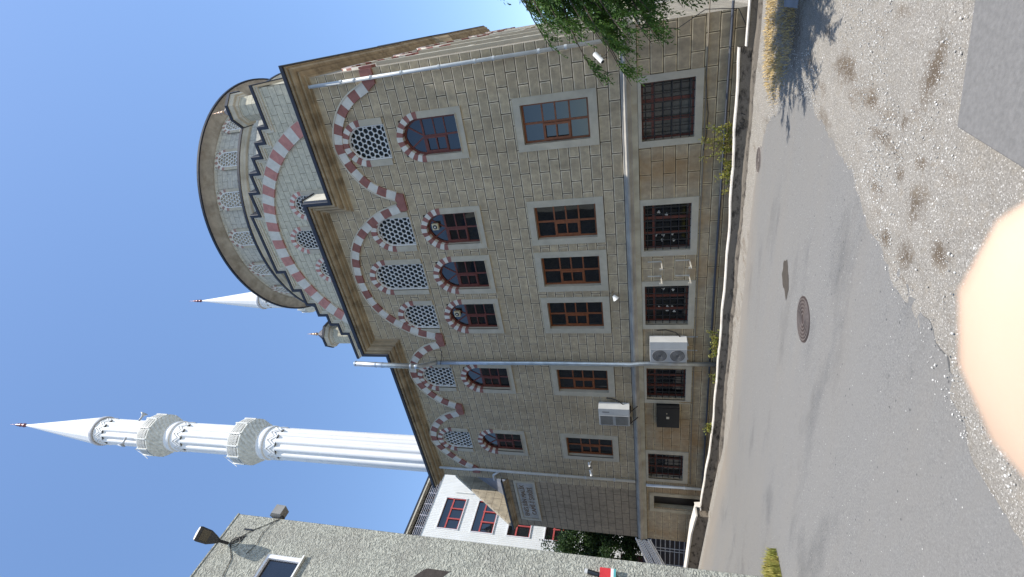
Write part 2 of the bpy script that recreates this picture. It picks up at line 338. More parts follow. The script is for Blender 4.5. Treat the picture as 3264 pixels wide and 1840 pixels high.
def ragged(pts, amp, step):
    out = []
    for (x0, y0), (x1, y1) in zip(pts, pts[1:]):
        L = math.hypot(x1-x0, y1-y0); n = max(1, int(L/step)); nx, ny = -(y1-y0)/L, (x1-x0)/L
        for i in range(n):
            a = amp*(random.random()-.5)*2 if i else 0; t = i/n; out.append((x0+(x1-x0)*t+nx*a, y0+(y1-y0)*t+ny*a))
    out.append(pts[-1]); return out
def sheet(name, pts, dz, mat, label, cat, thick=.0):
    bm = bmesh.new(); vs = [bm.verts.new((x, y, 0)) for x, y in pts]; f = bm.faces.new(vs)
    bmesh.ops.triangulate(bm, faces=[f])
    for X0 in (-16, -34): bmesh.ops.bisect_plane(bm, geom=bm.verts[:]+bm.edges[:]+bm.faces[:], plane_co=(X0, 0, 0), plane_no=(1, 0, 0))
    for v in bm.verts: v.co.z = gz(v.co.y, v.co.x)+dz
    if thick:
        r = bmesh.ops.extrude_face_region(bm, geom=bm.faces[:])
        for v in r['geom']:
            if isinstance(v, bmesh.types.BMVert): v.co.z -= thick
    bmesh.ops.recalc_face_normals(bm, faces=bm.faces)
    me = bpy.data.meshes.new(name); bm.to_mesh(me); bm.free(); me.materials.append(mat)
    o = bpy.data.objects.new(name, me); C.objects.link(o); return tag(o, label, cat, kind='structure')
edge = ragged([(-2.55, -4.3), (-1.95, -6.2), (-2.2, -8.15), (-2.42, -9.18), (-2.75, -9.93), (-3.05, -10.84), (-3.18, -11.4), (-3.3, -12.1), (-3.6, -14), (-4.2, -20)], .05, .09)
kerbside = ragged([(-60, -2.0), (-20, -1.75), (-12, -1.95), (-7, -2.2), (-4.2, -2.6), (-3.0, -3.3), (-2.55, -4.3)], .05, .12)
edge = [(x+.32, y) if 0 < i < len(edge)-1 else (x, y) for i, (x, y) in enumerate(edge)]
sheet('road', kerbside + edge[1:] + [(-60, -20)], .012, ASPH, 'grey sun bleached asphalt road running along the mosque', 'road', .06)

def pebbles():
    mb = MB(); ico = [(0, 0, 1), (.89, 0, .45), (.28, .85, .45), (-.72, .53, .45), (-.72, -.53, .45), (.28, -.85, .45), (.72, .53, -.45), (-.28, .85, -.45), (-.89, 0, -.45), (-.28, -.85, -.45), (.72, -.53, -.45), (0, 0, -1)]
    fc = [(0, 1, 2), (0, 2, 3), (0, 3, 4), (0, 4, 5), (0, 5, 1), (1, 6, 2), (2, 7, 3), (3, 8, 4), (4, 9, 5), (5, 10, 1), (6, 7, 2), (7, 8, 3), (8, 9, 4), (9, 10, 5), (10, 6, 1), (11, 7, 6), (11, 8, 7), (11, 9, 8), (11, 10, 9), (11, 6, 10)]
    n = 0
    while n < 15000:
        y = -2.5 - 10.5*random.random()**.8; x = -4.2 + 4.6*random.random()
        ex = np.interp(-y, [2.5, 4.3, 6.2, 8.15, 9.18, 10.84, 12.1, 14], [-3.4, -2.6, -1.95, -2.2, -2.42, -3.05, -3.3, -3.6])
        if x < ex + .10*random.random(): continue
        cl = math.sin(x*2.1+y*1.3)+math.sin(x*.9-y*2.2+1)
        if random.random() > .55+.25*cl: continue
        r = .003 + .007*random.random()**3; sx, sy, sz = (r*(.7+.7*random.random()) for _ in range(3)); q = random.random()*6.28
        cq, sq = math.cos(q), math.sin(q); z0 = gz(y)+.002+r*.25+.028*min(1, max(0, (x-ex+.1)/.3))
        mb.add([(x+cq*a*sx-sq*b*sy, y+sq*a*sx+cq*b*sy, z0+c*sz*.7) for a, b, c in ico], fc, 0 if random.random() < .55 else 1); n += 1
    o = mb.build('gravel', [M('pale pebble', (.56, .54, .50), .85, .25, 20), M('grey pebble', (.33, .315, .29), .9, .3, 20)], fix=False)
    tag(o, 'loose pale pebbles scattered on the dusty ground', 'gravel', kind='stuff')
pebbles()

def blades(name, n, fx, label, cat, mat, h0, h1, lean=.5, wd=.006):
    P = np.array([fx() for _ in range(n)]); q = rng.random(n)*6.28; h = h0+(h1-h0)*rng.random(n); ln = lean*rng.random(n)
    d = np.stack([np.cos(q), np.sin(q), 0*q], 1); side = np.stack([-np.sin(q), np.cos(q), 0*q], 1)*(wd*(.6+.8*rng.random(n)))[:, None]
    tip = P + d*(h*ln)[:, None] + np.array([0, 0, 1])*h[:, None]; mid = (P+tip)/2+np.array([0, 0, .15])*h[:, None]
    a = np.stack([P-side, P+side, mid+side*.7, mid-side*.7], 1); b = np.stack([mid-side*.7, mid+side*.7, tip+side*.1, tip-side*.1], 1)
    o = MB().quads(np.concatenate([a, b])).build(name, mat, fix=False); return tag(o, label, cat, kind='stuff')
def straw_pt():
    while 1:
        x = -2.6+3.6*random.random(); y = -6.3+4.4*random.random()
        if (x+.5)**2/4.2+(y+3.5)**2/3.2 < .55+.5*random.random(): return (x, y, gz(y)+.012)
blades('dry_grass', 8000, straw_pt, 'dry yellow grass under the conifer beside the low wall', 'dry grass', STRAW, .02, .085, 1.6)
def patch_pt():
    x = -11.9+1.75*random.random()**.8; y = -9.75+.9*random.random()*(1-abs(x+11)*.3); return (x, y, gz(y)+.02)
blades('roadside_grass', 2600, patch_pt, 'small yellow green grass patch at the foot of the grey building', 'grass', two_tone('yellow green grass', (.42, .34, .10), (.22, .24, .05), 4, trans=.2), .05, .20, .8, .008)

#@MOSQUE
# ------------------------------------------------------------------ mosque
mosque = thing('mosque', 'big stone block mosque with a low round drum and red and white arch bands', 'mosque', (-10.75, 10, 0))
YC = 12.6; XC = -8.66
COLS = [(-3.89, -2.21), (-7.35, -5.635), (-9.36, -7.62), (-11.33, -9.60), (-14.67, -13.02), (-18.79, -17.13)]
GCOLS = [(-4.16, -2.04), (-7.98, -5.87), (-11.11, -9.0), (-14.89, -12.91), (-19.94, -17.92)]
mid = lambda c: (c[0]+c[1])/2
def wall_with_holes(mb, x0, x1, z0, z1, holes, y=0, mi=0):
    xs = sorted({x0, x1, *[h[0] for h in holes], *[h[1] for h in holes]}); zs = sorted({z0, z1, *[h[2] for h in holes], *[h[3] for h in holes]})
    xs = [x for x in xs if x0 <= x <= x1]; zs = [z for z in zs if z0 <= z <= z1]
    idx = {}; vs = []; fs = []
    def V(x, z):
        if (x, z) not in idx: idx[(x, z)] = len(vs); vs.append((x, y, z))
        return idx[(x, z)]
    for a, b in zip(xs, xs[1:]):
        for c, d in zip(zs, zs[1:]):
            cx, cz = (a+b)/2, (c+d)/2
            if any(h[0] < cx < h[1] and h[2] < cz < h[3] for h in holes): continue
            fs.append((V(a, c), V(b, c), V(b, d), V(a, d)))
    mb.add(vs, fs, mi)
holes = []
for c in COLS:
    x = mid(c); holes += [(x-.62, x+.62, 4.07, 6.23), (x-.625, x+.625, 8.43, 10.5)]
    ap = 13.34 if c is COLS[2] else 12.63; holes.append((x-.6, x+.6, 11.10, ap))
ground_holes = [(c[0]+.22, c[1]-.22, .98, 2.51) for c in GCOLS]
f = MB(); wall_with_holes(f, -20.8, -.7, 2.8, 13.8, holes); wall_with_holes(f, -12.2, -4.95, 13.8, 14.95, [])

f.build('front_wall', BLOCK, mosque, fix=False)
f = MB(); wall_with_holes(f, -20.8, -.7, -1.2, 2.8, ground_holes); f.build('ground_floor_wall', BLOCKG, mosque, fix=False)
s_ = MB(); s_.strips([[(-.7, 0, -1.2), (-.7, 25, -1.2)], [(-.7, 0, 13.8), (-.7, 25, 13.8)]]); s_.box(-3, -.7, 9, 16.2, 13.8, 14.95); s_.build('side_wall', BLOCKS, mosque, fix=False)
b = MB(); b.box(-12.2, -4.95, .004, .8, 13.8, 15.42); b.build('raised_parapet', CORNP, mosque); MB().box(-12.25, -4.9, -.03, .85, 15.42, 15.48).build('parapet_cap', CAP, mosque)
b = MB(); b.box(-20.8, -.72, 25, 25.02, -1.2, 13.8); b.box(-20.82, -20.8, .02, 25, -1.2, 13.8); b.build('rear_wall', CORN, mosque)
MB().box(-20.8, -.7, .3, 25, 13.72, 13.78).build('roof', LEAD, mosque)

def offset_path(path, d):
    out = []
    for i, (x, z) in enumerate(path):
        nx = nz = 0; segs = []
        if i > 0: segs.append((path[i-1], path[i]))
        if i < len(path)-1: segs.append((path[i], path[i+1]))
        seen = []
        for (a, b) in segs:
            L = math.hypot(b[0]-a[0], b[1]-a[1]); t = ((b[0]-a[0])/L, (b[1]-a[1])/L); n = (round(-t[1]), round(t[0]))
            if n not in seen: seen.append(n); nx += n[0]; nz += n[1]
        out.append((x+nx*d, z+nz*d))
    return out
PR = [(.46, .10), (.46, .19), (.37, .20), (.37, .235), (.40, .24), (.40, .275), (.35, .33), (.27, .36), (.21, .365), (.21, .40), (.235, .405), (.235, .455), (.17, .48), (.10, .50), (.10, .55), (.05, .56), (0, .60)]
zR, zC, zL = 13.92, 15.02, 13.80
fp = [(-.7, zR), (-4.92, zR), (-4.92, zC), (-12.25, zC), (-12.25, zL), (-20.8, zL)]
def cornice_lines(prof):
    L = []
    for o, d in prof:
        q = offset_path(fp, d); line = [(-.7+o, 25, zR-d), (-.7+o, 16.2+d*0, zR-d), (-.7+o, 16.2-d, zC-d) , (-.7+o, 9+d, zC-d), (-.7+o, 9, zR-d), (-.7+o, -o, zR-d)]
        # side: drop back to the low level with vertical steps
        line = [(-.7+o, 25, zR-d), (-.7+o, 16.2-d, zR-d), (-.7+o, 16.2-d, zC-d), (-.7+o, 9+d, zC-d), (-.7+o, 9+d, zR-d), (-.7+o, -o, zR-d)]
        for i, (x, z) in enumerate(q[1:], 1):
            line.append((x-(o if i == len(q)-1 else 0), -o, z))
        line.append((-20.8-o, 3, zL-d)); L.append(line)
    return L
cornice = MB().strips(cornice_lines(PR)).build('cornice', CORN, mosque, fix=False)
MB().strips(cornice_lines([(.40, .11), (.50, .11), (.52, .09), (.52, -.02), (.50, -.04), (.3, -.06)])).build('roof_edge', CAP, cornice, fix=False)
sc = [(0, 3.10), (.05, 3.08), (.05, 3.04), (.12, 3.0), (.17, 2.985), (.17, 2.93), (.15, 2.90), (.10, 2.86), (.07, 2.82), (.06, 2.80)]
def around(prof, xl, dx=0):
    return [[(-.7+o, 25, z), (-.7+o, -o, z), (xl, -o, z)] for o, z in prof]
MB().strips(around(sc, -24.62)).build('string_course', BAND, mosque, fix=False)
MB().strips(around([(.06, 2.80), (.055, 2.62), (0, 2.62)], -24.62)).build('plaster_band', BANDT, mosque, fix=False)

# ---- window kit (built around x=0, wall plane y=0, looking to -y)
def pointed(w, h, n=10):      # half outline from (w,0) over the top (0,h) to (-w,0)
    e = (h*h-w*w)/(2*w); R = w+e
    a1 = math.atan2(h, e); R_ = [(-e+R*math.cos(a1*i/n), R*math.sin(a1*i/n)) for i in range(n+1)]
    return R_ + [(-x, z) for x, z in R_[-2::-1]]
def arch_ring(mb, wi, hi, wo, ho, zs, y0, y1, npieces, mats=(0, 1)):
    n = npieces*2; pi_ = resample(pointed(wi, hi, 24), n+1); po = resample(pointed(wo, ho, 24), n+1)
    for k in range(npieces):
        a, b, c = 2*k, 2*k+1, 2*k+2
        poly = [(po[a][0], po[a][1]+zs), (po[b][0], po[b][1]+zs), (po[c][0], po[c][1]+zs), (pi_[c][0], pi_[c][1]+zs), (pi_[b][0], pi_[b][1]+zs), (pi_[a][0], pi_[a][1]+zs)]
        mb.prism(poly, y0, y1, mats[k % 2], caps=(1, 0))
def resample(pts, n):
    d = [0]
    for a, b in zip(pts, pts[1:]): d.append(d[-1]+math.hypot(b[0]-a[0], b[1]-a[1]))
    return [(float(np.interp(t, d, [p[0] for p in pts])), float(np.interp(t, d, [p[1] for p in pts]))) for t in np.linspace(0, d[-1], n)]
def frame_poly(mb, x0, x1, z0, z1, t, y0, y1, mi=0):
    mb.box(x0, x1, y0, y1, z0, z0+t, mi); mb.box(x0, x1, y0, y1, z1-t, z1, mi); mb.box(x0, x0+t, y0, y1, z0+t, z1-t, mi); mb.box(x1-t, x1, y0, y1, z0+t, z1-t, mi)
def surround_rect(wo, wi, z0o, z0i, z1i, z1o, depth=.26, out=.045):
    mb = MB(); 
    for a, b, c, d in ((-wo, wo, z0o, z0i), (-wo, wo, z1i, z1o), (-wo, -wi, z0i, z1i), (wi, wo, z0i, z1i)): mb.box(a, b, -out, .004, c, d)
    for a, b, c, d in ((-wi-.02, -wi, z0i-.02, z1i+.02), (wi, wi+.02, z0i-.02, z1i+.02), (-wi, wi, z0i-.02, z0i), (-wi, wi, z1i, z1i+.02)): mb.box(a, b, -out+.003, depth, c, d)
    return mb
def rect_window(parent, loc, open_vent, gl):
    s = surround_rect(.85, .62, 0, .27, 2.42, 2.65).build('window', SURR, parent, loc=loc)
    f = MB(); frame_poly(f, -.615, .615, .275, 2.415, .06, .13, .19); H = 2.02; z0 = .335; Z = [z0, z0+.55, z0+1.0, z0+1.42, 2.355]
    f.box(-.035, .035, .135, .185, z0, 2.355)
    for z in Z[1:4]: f.box(-.555, -.035, .14, .18, z-.025, z+.025); f.box(.035, .555, .14, .18, z-.025, z+.025)
    f.build('frame', WOOD, s, loc=loc)
    v = MB(); x0, x1 = -.555, -.035; y = .115 if not open_vent else .06
    frame_poly(v, x0, x1, Z[1], Z[3], .065, y, y+.05); v.box(x0+.065, x1-.065, y+.005, y+.045, Z[2]-.02, Z[2]+.02); v.build('casement', WOOD, s, loc=loc)
    MB().box(-.56, .56, .155, .165, .33, 2.36).build('pane', gl, s, loc=loc); return s
def arched_window(parent, loc):
    s = MB()
    arch_ring(s, .625, .71, .85, .93, 1.57, -.045, .26, 15)
    for sx in (-1, 1): s.box(sx*.625, sx*.85, -.045, .004, 0, 1.57, 2); s.box(sx*.625, sx*.645, -.042, .26, .22, 1.57, 2)
    s.box(-.625, .625, -.045, .004, 0, .20, 2); s.box(-.66, .66, -.075, .26, .20, .225, 2)
    s = s.build('window', [RED, VWH, SURR], parent, loc=loc)
    f = MB(); pa = pointed(.62, .70, 12); pb = pointed(.55, .63, 12)
    for i in range(len(pa)-1): f.prism([(pa[i][0], pa[i][1]+1.57), (pa[i+1][0], pa[i+1][1]+1.57), (pb[i+1][0], pb[i+1][1]+1.57), (pb[i][0], pb[i][1]+1.57)], .12, .18)
    for sx in (-1, 1): f.box(sx*.55, sx*.62, .12, .18, .225, 1.57)
    f.box(-.55, .55, .12, .18, .225, .29); f.box(-.55, .55, .125, .175, 1.50, 1.57); f.box(-.03, .03, .125, .175, .29, 1.5)
    for sx in (-1, 1): f.prism([(sx*.0, 1.56), (sx*.05, 1.56), (sx*.39, 2.07), (sx*.345, 2.1)], .13, .17)
    for z in (.72, 1.11): f.box(-.55, -.03, .13, .17, z-.022, z+.022); f.box(.03, .55, .13, .17, z-.022, z+.022)
    f.build('frame', WOODR, s, loc=loc)
    v = MB(); frame_poly(v, -.55, -.03, .72, 1.5, .06, .10, .15); v.box(-.49, -.09, .105, .145, 1.09, 1.13); v.build('casement', WOODR, s, loc=loc)
    MB().box(-.6, .6, .15, .16, .25, 2.25).build('pane', GLASS, s, loc=loc); return s
def hex_lattice(w, z0, z1, p=.205):
    mb = MB(); dz = p*math.sqrt(3)/2; j = 0; z = z0+p*.3; R = p/math.sqrt(3); ri = p*.458
    while z < z1+.1:
        n = int(w/p)+2
        for i in range(-n, n+1):
            x = i*p+(p/2 if j % 2 else 0)
            if abs(x) > w+p*.3: continue
            o = [(x+R*math.cos(math.pi/6+math.pi/3*k), z+R*math.sin(math.pi/6+math.pi/3*k)) for k in range(6)]
            q = [(x+ri*math.cos(math.pi/12+math.pi/6*k), z+ri*math.sin(math.pi/12+math.pi/6*k)) for k in range(12)]
            vs = [(a, 0, c) for a, c in o]+[(a, 0, c) for a, c in q]+[(a, .05, c) for a, c in q]; fs = []
            for k in range(6):
                k2 = (k+1) % 6; a, b_, c = 2*k, 2*k+1, (2*k+2) % 12
                fs += [(k, 6+(a), 6+b_), (k, 6+b_, k2), (k2, 6+b_, 6+c)] if False else [(k, k2, 6+b_), (k, 6+b_, 6+a), (k2, 6+c, 6+b_)]
            for k in range(12): fs.append((6+k, 6+(k+1) % 12, 18+(k+1) % 12, 18+k))
            mb.add(vs, fs)
        z += dz; j += 1
    return mb
def lattice_window(parent, loc, zs, wi=.6, wo=.82, hi=.66, ho=.90, pieces=13, red=RED, rotz=None, fl=0):
    s = MB(); arch_ring(s, wi, hi, wo, ho, zs, -.045, .2, pieces)
    for sx in (-1, 1): s.box(sx*wi, sx*wo, -.045, .004, 0, zs, 2); s.box(sx*wi, sx*(wi+.02), -.042, .2, 0, zs, 2)
    s.box(-wi, wi, -.02, .2, -.04, .0, 2)
    s = s.build('window', [red, VWH, SURR], parent, loc=loc)
    l = hex_lattice(wi, 0, zs+hi); l.v = [(x, y+.06+fl, z) for x, y, z in l.v]; nl = len(l.v); fr = pointed(wi, hi, 12); fi = pointed(wi-.05, hi-.05, 12)
    for i in range(len(fr)-1): l.prism([(fr[i][0], fr[i][1]+zs), (fr[i+1][0], fr[i+1][1]+zs), (fi[i+1][0], fi[i+1][1]+zs), (fi[i][0], fi[i][1]+zs)], .035, .1)
    for sx in (-1, 1): l.box(sx*(wi-.05), sx*wi, .035, .1, 0, zs)
    l.box(-wi, wi, .035, .1, 0, .04); l.v = [(x, y+(fl if i >= nl else 0), z) for i, (x, y, z) in enumerate(l.v)]; l.build('lattice', LATT, s, loc=loc, fix=False)
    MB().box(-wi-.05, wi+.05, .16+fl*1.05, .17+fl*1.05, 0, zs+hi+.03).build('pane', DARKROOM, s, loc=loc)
    if rotz is not None: s.rotation_euler = (0, 0, rotz)
    return s
def grille_window(parent, loc, w, gl):
    h = w/2; s = surround_rect(h, h-.2, 0, .22, 1.75, 1.85, .34, .05).build('window', SURR, parent, loc=loc)
    g = MB(); wi = h-.2; n = 7
    for i in range(n): x = -wi+2*wi*(i+.5)/n; g.tube([(x, .06, .22), (x, .06, 1.75)], .015, 6)
    for i in range(6): z = .22+1.53*(i+.5)/6; g.tube([(-wi, .06, z), (wi, .06, z)], .015, 6)
    for i in range(n):
        for k in range(6): x = -wi+2*wi*(i+.5)/n; z = .22+1.53*(k+.5)/6; g.box(x-.022, x+.022, .04, .08, z-.022, z+.022)
    g.build('grille', IRON, s, loc=loc)
    f = MB(); frame_poly(f, -wi, wi, .22, 1.75, .06, .22, .28)
    for x in (-wi/3, wi/3): f.box(x-.045, x+.045, .22, .28, .28, 1.69)
    f.box(-wi+.06, wi-.06, .225, .275, 1.38, 1.45); f.build('frame', WOODR, s, loc=loc)
    MB().box(-wi, wi, .265, .27, .22, 1.75).build('pane', gl, s, loc=loc); return s
r0 = rect_window(mosque, (mid(COLS[0]), 0, 3.81), True, GLASS); r1 = rect_window(mosque, (mid(COLS[1]), 0, 3.81), False, GLASS)
for c in COLS[2:]: copy_part(r1, mosque, (mid(c), 0, 3.81))
a0 = arched_window(mosque, (mid(COLS[0]), 0, 8.21))
for c in COLS[1:]: copy_part(a0, mosque, (mid(c), 0, 8.21))
l0 = lattice_window(mosque, (mid(COLS[0]), 0, 11.09), .88)
for i in (1, 3, 4, 5): copy_part(l0, mosque, (mid(COLS[i]), 0, 11.09))
lattice_window(mosque, (mid(COLS[2]), 0, 11.09), 1.60)
g0 = grille_window(mosque, (mid(GCOLS[0]), 0, .76), 2.1, GLASSC); g1 = grille_window(mosque, (mid(GCOLS[1]), 0, .76), 2.1, GLASS)
for c in GCOLS[2:]: copy_part(g1, mosque, (mid(c), 0, .76))
st = MB()      # white flower stickers on two dark panes
for x, z in ((-6.45, 2.0), (-6.55, 1.75), (-7.3, 2.1), (-7.32, 1.85), (-7.28, 1.55), (-7.5, 1.88), (-7.52, 1.5), (-9.5, 1.85), (-9.55, 1.5), (-10.3, 2.0), (-10.28, 1.7), (-10.3, 1.52), (-10.45, 1.7), (-10.5, 1.45)):
    st = MB()
    for k in range(3):
        q = 2.1*k+x; cx, cz = x+.03*math.cos(q), z+.03*math.sin(q); st.prism([(cx+.03*math.cos(t*1.047), cz+.03*math.sin(t*1.047)) for t in range(6)], .255, .262)
    st.build('window_sticker', VWH, mosque)

# ---- wavy red and white band across the front
def band(mb, outer, th, step, cx, y0=-.07, y1=.004, start=0):
    L = sum(math.hypot(b[0]-a[0], b[1]-a[1]) for a, b in zip(outer, outer[1:])); n = max(3, int(round(L/step)))
    if n % 2 == 0: n += 1
    o = resample(outer, 2*n+1); inn = []
    for i, p in enumerate(o):
        a = o[max(i-2, 0)]; b = o[min(i+2, len(o)-1)]; t = ((b[0]-a[0]), (b[1]-a[1])); l = math.hypot(*t); nx, nz = -t[1]/l, t[0]/l
        if nx*(cx[0]-p[0])+nz*(cx[1]-p[1]) < 0: nx, nz = -nx, -nz
        inn.append((p[0]+nx*th, p[1]+nz*th))
    for k in range(n):
        a, b_, c = 2*k, 2*k+1, 2*k+2
        mb.prism([o[a], o[b_], o[c], inn[c], inn[b_], inn[a]], y0, y1, (k+start) % 2)
        e = [(p[0]-(q[0]-p[0])/th*.045, p[1]-(q[1]-p[1])/th*.045) for p, q in ((o[a], inn[a]), (o[b_], inn[b_]), (o[c], inn[c]))]
        mb.prism([e[0], e[1], e[2], o[c], o[b_], o[a]], y0-.02, y1, 2)
def smooth(pts, n=60):
    p = np.array(pts); d = np.r_[0, np.cumsum(np.hypot(*np.diff(p, axis=0).T))]; t = np.linspace(0, d[-1], n)
    q = np.stack([np.interp(t, d, p[:, 0]), np.interp(t, d, p[:, 1])], 1)
    for _ in range(6): q[1:-1] = (q[:-2]+2*q[1:-1]+q[2:])/4
    return q.tolist()
wb = MB()
archA = [(-1.10, 11.38), (-1.23, 11.7), (-1.38, 12.05), (-1.6, 12.37), (-1.9, 12.67), (-2.23, 12.9), (-2.63, 13.07), (-3.05, 13.2), (-3.33, 13.15), (-3.66, 13.05), (-4.04, 12.88), (-4.37, 12.67), (-4.68, 12.4), (-4.91, 12.06), (-5.07, 11.71), (-5.18, 11.40)]
archC = [(-5.38, 11.41), (-5.45, 11.72), (-5.53, 12.04), (-5.63, 12.33), (-5.79, 12.62), (-6.01, 12.94), (-6.19, 13.22), (-6.42, 13.47), (-6.78, 13.76), (-7.08, 13.95), (-7.39, 14.08), (-7.71, 14.17), (-8.03, 14.22), (-8.5, 14.27)]
archC += [(-16.98-x, z) for x, z in archC[-2::-1]]
archE = [(-11.80, 11.41), (-11.88, 11.72), (-12.0, 12.05), (-12.25, 12.41), (-12.61, 12.79), (-12.97, 13.02), (-13.35, 13.16), (-13.72, 13.20), (-14.1, 13.1), (-14.5, 12.94), (-14.92, 12.66), (-15.19, 12.37), (-15.43, 12.07), (-15.61, 11.75), (-15.72, 11.42)]
archF = [(-15.95, 11.41), (-16.09, 11.82), (-16.33, 12.29), (-16.72, 12.74), (-17.24, 13.08), (-17.75, 13.24), (-18.19, 13.22), (-18.56, 13.05), (-19.02, 12.73), (-19.52, 12.26), (-19.90, 11.80), (-20.05, 11.47)]
for A in (archA, archC, archE, archF):
    sA = smooth(A); band(wb, sA, .315, .40, (sum(p[0] for p in sA)/len(sA), 10.6), start=1)
for x in (-5.29, -11.66, -15.8): wb.prism([(x-.31, 11.04), (x+.31, 11.04), (x+.36, 11.30), (x+.12, 11.42), (x, 11.36), (x-.12, 11.42), (x-.36, 11.30)], -.085, .004, 0)
wb.prism([(-.70, 10.95), (-1.16, 10.93), (-1.36, 11.25), (-1.10, 11.38), (-.70, 11.38)], -.085, .004, 0)
wb.prism([(-20.02, 11.05), (-20.36, 11.05), (-20.36, 11.45), (-20.05, 11.45), (-19.78, 11.30)], -.085, .004, 0)
wb.build('arch_band', [RED, VWH, CORNP], mosque)
# side wall bands (seen edge-on)
for (ya, yb, zt) in ((0.35, 4.6, 13.1), (4.9, 8.6, 13.1), (9.2, 16.0, 14.2), (16.4, 20.2, 13.1), (20.5, 24.6, 13.1)):
    sb = MB(); n = 17; c = (ya+yb)/2; hw = (yb-ya)/2; P = [(c-hw*math.cos(math.pi*i/n), 11.3+(zt-11.3)*math.sin(math.pi*i/n)) for i in range(n+1)]; Q = [(c-(hw-.34)*math.cos(math.pi*i/n), 11.3+(zt-11.64)*math.sin(math.pi*i/n)) for i in range(n+1)]
    for i in range(n):
        a = len(sb.v); poly = [P[i], P[i+1], Q[i+1], Q[i]]
        sb.add([(-.63, y, z) for y, z in poly]+[(-.704, y, z) for y, z in poly], [(0, 1, 2, 3), (0, 4, 5, 1), (1, 5, 6, 2), (2, 6, 7, 3), (3, 7, 4, 0)], i % 2)
    sb.build('side_arch_band', [RED, VWH], mosque)
MB().box(-.70, -.615, 0.0, .34, 10.95, 11.38, 0).build('arch_corner_block', RED, mosque)
for y in (.9, 4.75, 8.9): MB().box(-.704, -.58, y, y+.3, 2.9, 11.2).build('pilaster', SURR, mosque)
for ya in (1.7, 5.8, 10, 12.1, 14.2):
    for z0, z1 in ((3.8, 6.46), (8.21, 10.6)):
        pl = MB(); pl.box(-.704, -.64, ya, ya+.2, z0, z1); pl.box(-.704, -.64, ya+1.4, ya+1.6, z0, z1); pl.box(-.704, -.64, ya+.2, ya+1.4, z1-.22, z1); pl.box(-.704, -.62, ya+.2, ya+1.4, z0, z0+.22)
        pl = pl.build('side_window', SURR, mosque); MB().box(-.704, -.69, ya+.2, ya+1.4, z0+.22, z1-.22).build('pane', GLASS, pl)

#@UPPER
# ---- upper tier: stepped gable wall, great arch, drum
steps = [(-.83, 19.5), (-2.62, 19.5), (-2.62, 19.95), (-3.3, 19.95), (-3.3, 20.45), (-3.96, 20.45), (-3.96, 20.98), (-4.72, 20.98), (-4.72, 21.5), (-5.69, 21.5), (-5.69, 22.02), (-6.91, 22.02), (-6.91, 22.55)]
steps += [(-17.3-x, z) for x, z in steps[::-1]]
gw = MB(); poly = [(-.95, 13.7)] + [(min(max(x, -16.4), -.95), z-.1) for x, z in steps] + [(-16.4, 13.7)]
thole = []
gx = [-8.54, -6.66, -10.38]
# front of the gable wall as strips between step breaks, holes for three lattice windows
brk = sorted({p[0] for p in poly} | {g+s*.56 for g in gx for s in (-1, 1)})
def top_at(x):
    for (xa, za), (xb, zb) in zip(steps, steps[1:]):
        if za == zb and min(xa, xb) <= x <= max(xa, xb): return za-.1
    return 19.4
winz = {gx[0]: (17.6, 20.55), gx[1]: (16.8, 19.75), gx[2]: (16.8, 19.75)}
for a, b_ in zip(brk, brk[1:]):
    c = (a+b_)/2; t = top_at(c); hit = [g for g in gx if abs(c-g) < .55]
    if hit: z0, z1 = winz[hit[0]]; gw.add([(a, 4.6, 13.7), (b_, 4.6, 13.7), (b_, 4.6, z0), (a, 4.6, z0)], [(0, 1, 2, 3)]); gw.add([(a, 4.6, z1), (b_, 4.6, z1), (b_, 4.6, t), (a, 4.6, t)], [(0, 1, 2, 3)])
    else: gw.add([(a, 4.6, 13.7), (b_, 4.6, 13.7), (b_, 4.6, t), (a, 4.6, t)], [(0, 1, 2, 3)])
gw.build('gable_wall', BLOCKT, mosque, fix=False)
gb = MB()
for (xa, za), (xb, zb) in zip(steps, steps[1:]):
    if za == zb: gb.box(min(max(xa, -16.4), -.95), min(max(xb, -16.4), -.95), 4.62, 5.3, za-.9 if abs((xa+xb)/2-XC) > 5 else za-1.6, za-.1)
gb.box(-14.4, -2.9, 4.95, 5.05, 15, 19.3)
gb.build('stepped_parapet', CORNP, mosque)
ts = MB(); ts.box(-.97, -.95, 4.6, 20.6, 13.7, 19.4); ts.box(-16.4, -16.38, 4.6, 20.6, 13.7, 19.4); ts.box(-16.4, -.95, 20.58, 20.6, 13.7, 19.4); ts.build('tier_side_wall', BLOCKTY, mosque)
MB().box(-16.4, -.95, 4.7, 20.58, 19.3, 19.38).build('tier_roof', LEAD, mosque)
def step_lines(prof):
    L = []
    for o, d in prof:
        q = offset_path(steps, d); xr = -.95+o; xl = -16.35-o
        line = [(xr, 20.6, q[0][1])] + [(xr, 4.6-o, q[0][1])] + [(x, 4.6-o, z) for x, z in q[1:-1]] + [(xl, 4.6-o, q[-1][1]), (xl, 20.6, q[-1][1])]
        L.append(line)
    return L
MB().strips(step_lines([(.10, .12), (.10, .20), (.05, .22), (.05, .30), (0, .32)])).build('gable_cornice', CORNP, mosque, fix=False)
MB().strips(step_lines([(.08, .13), (.15, .12), (.15, -.02), (.13, -.04), (-.5, -.05)])).build('gable_roof_edge', CAP, mosque, fix=False)
ta = MB(); zc = 15.42
angs = np.linspace(rad(-8), rad(188), 42); seg = []
for i in range(41):
    pts = []
    for t in (angs[i], (angs[i]+angs[i+1])/2, angs[i+1]): pts.append((XC+6.5*math.cos(t), zc+6.5*math.sin(t)))
    for t in (angs[i+1], (angs[i]+angs[i+1])/2, angs[i]): pts.append((XC+5.86*math.cos(t), zc+5.86*math.sin(t)))
    ta.prism(pts, 4.5, 4.604, i % 2)
ta.build('great_arch', [REDP, VWH], mosque)
fl = MB()     # thin raised fillet outside the arch
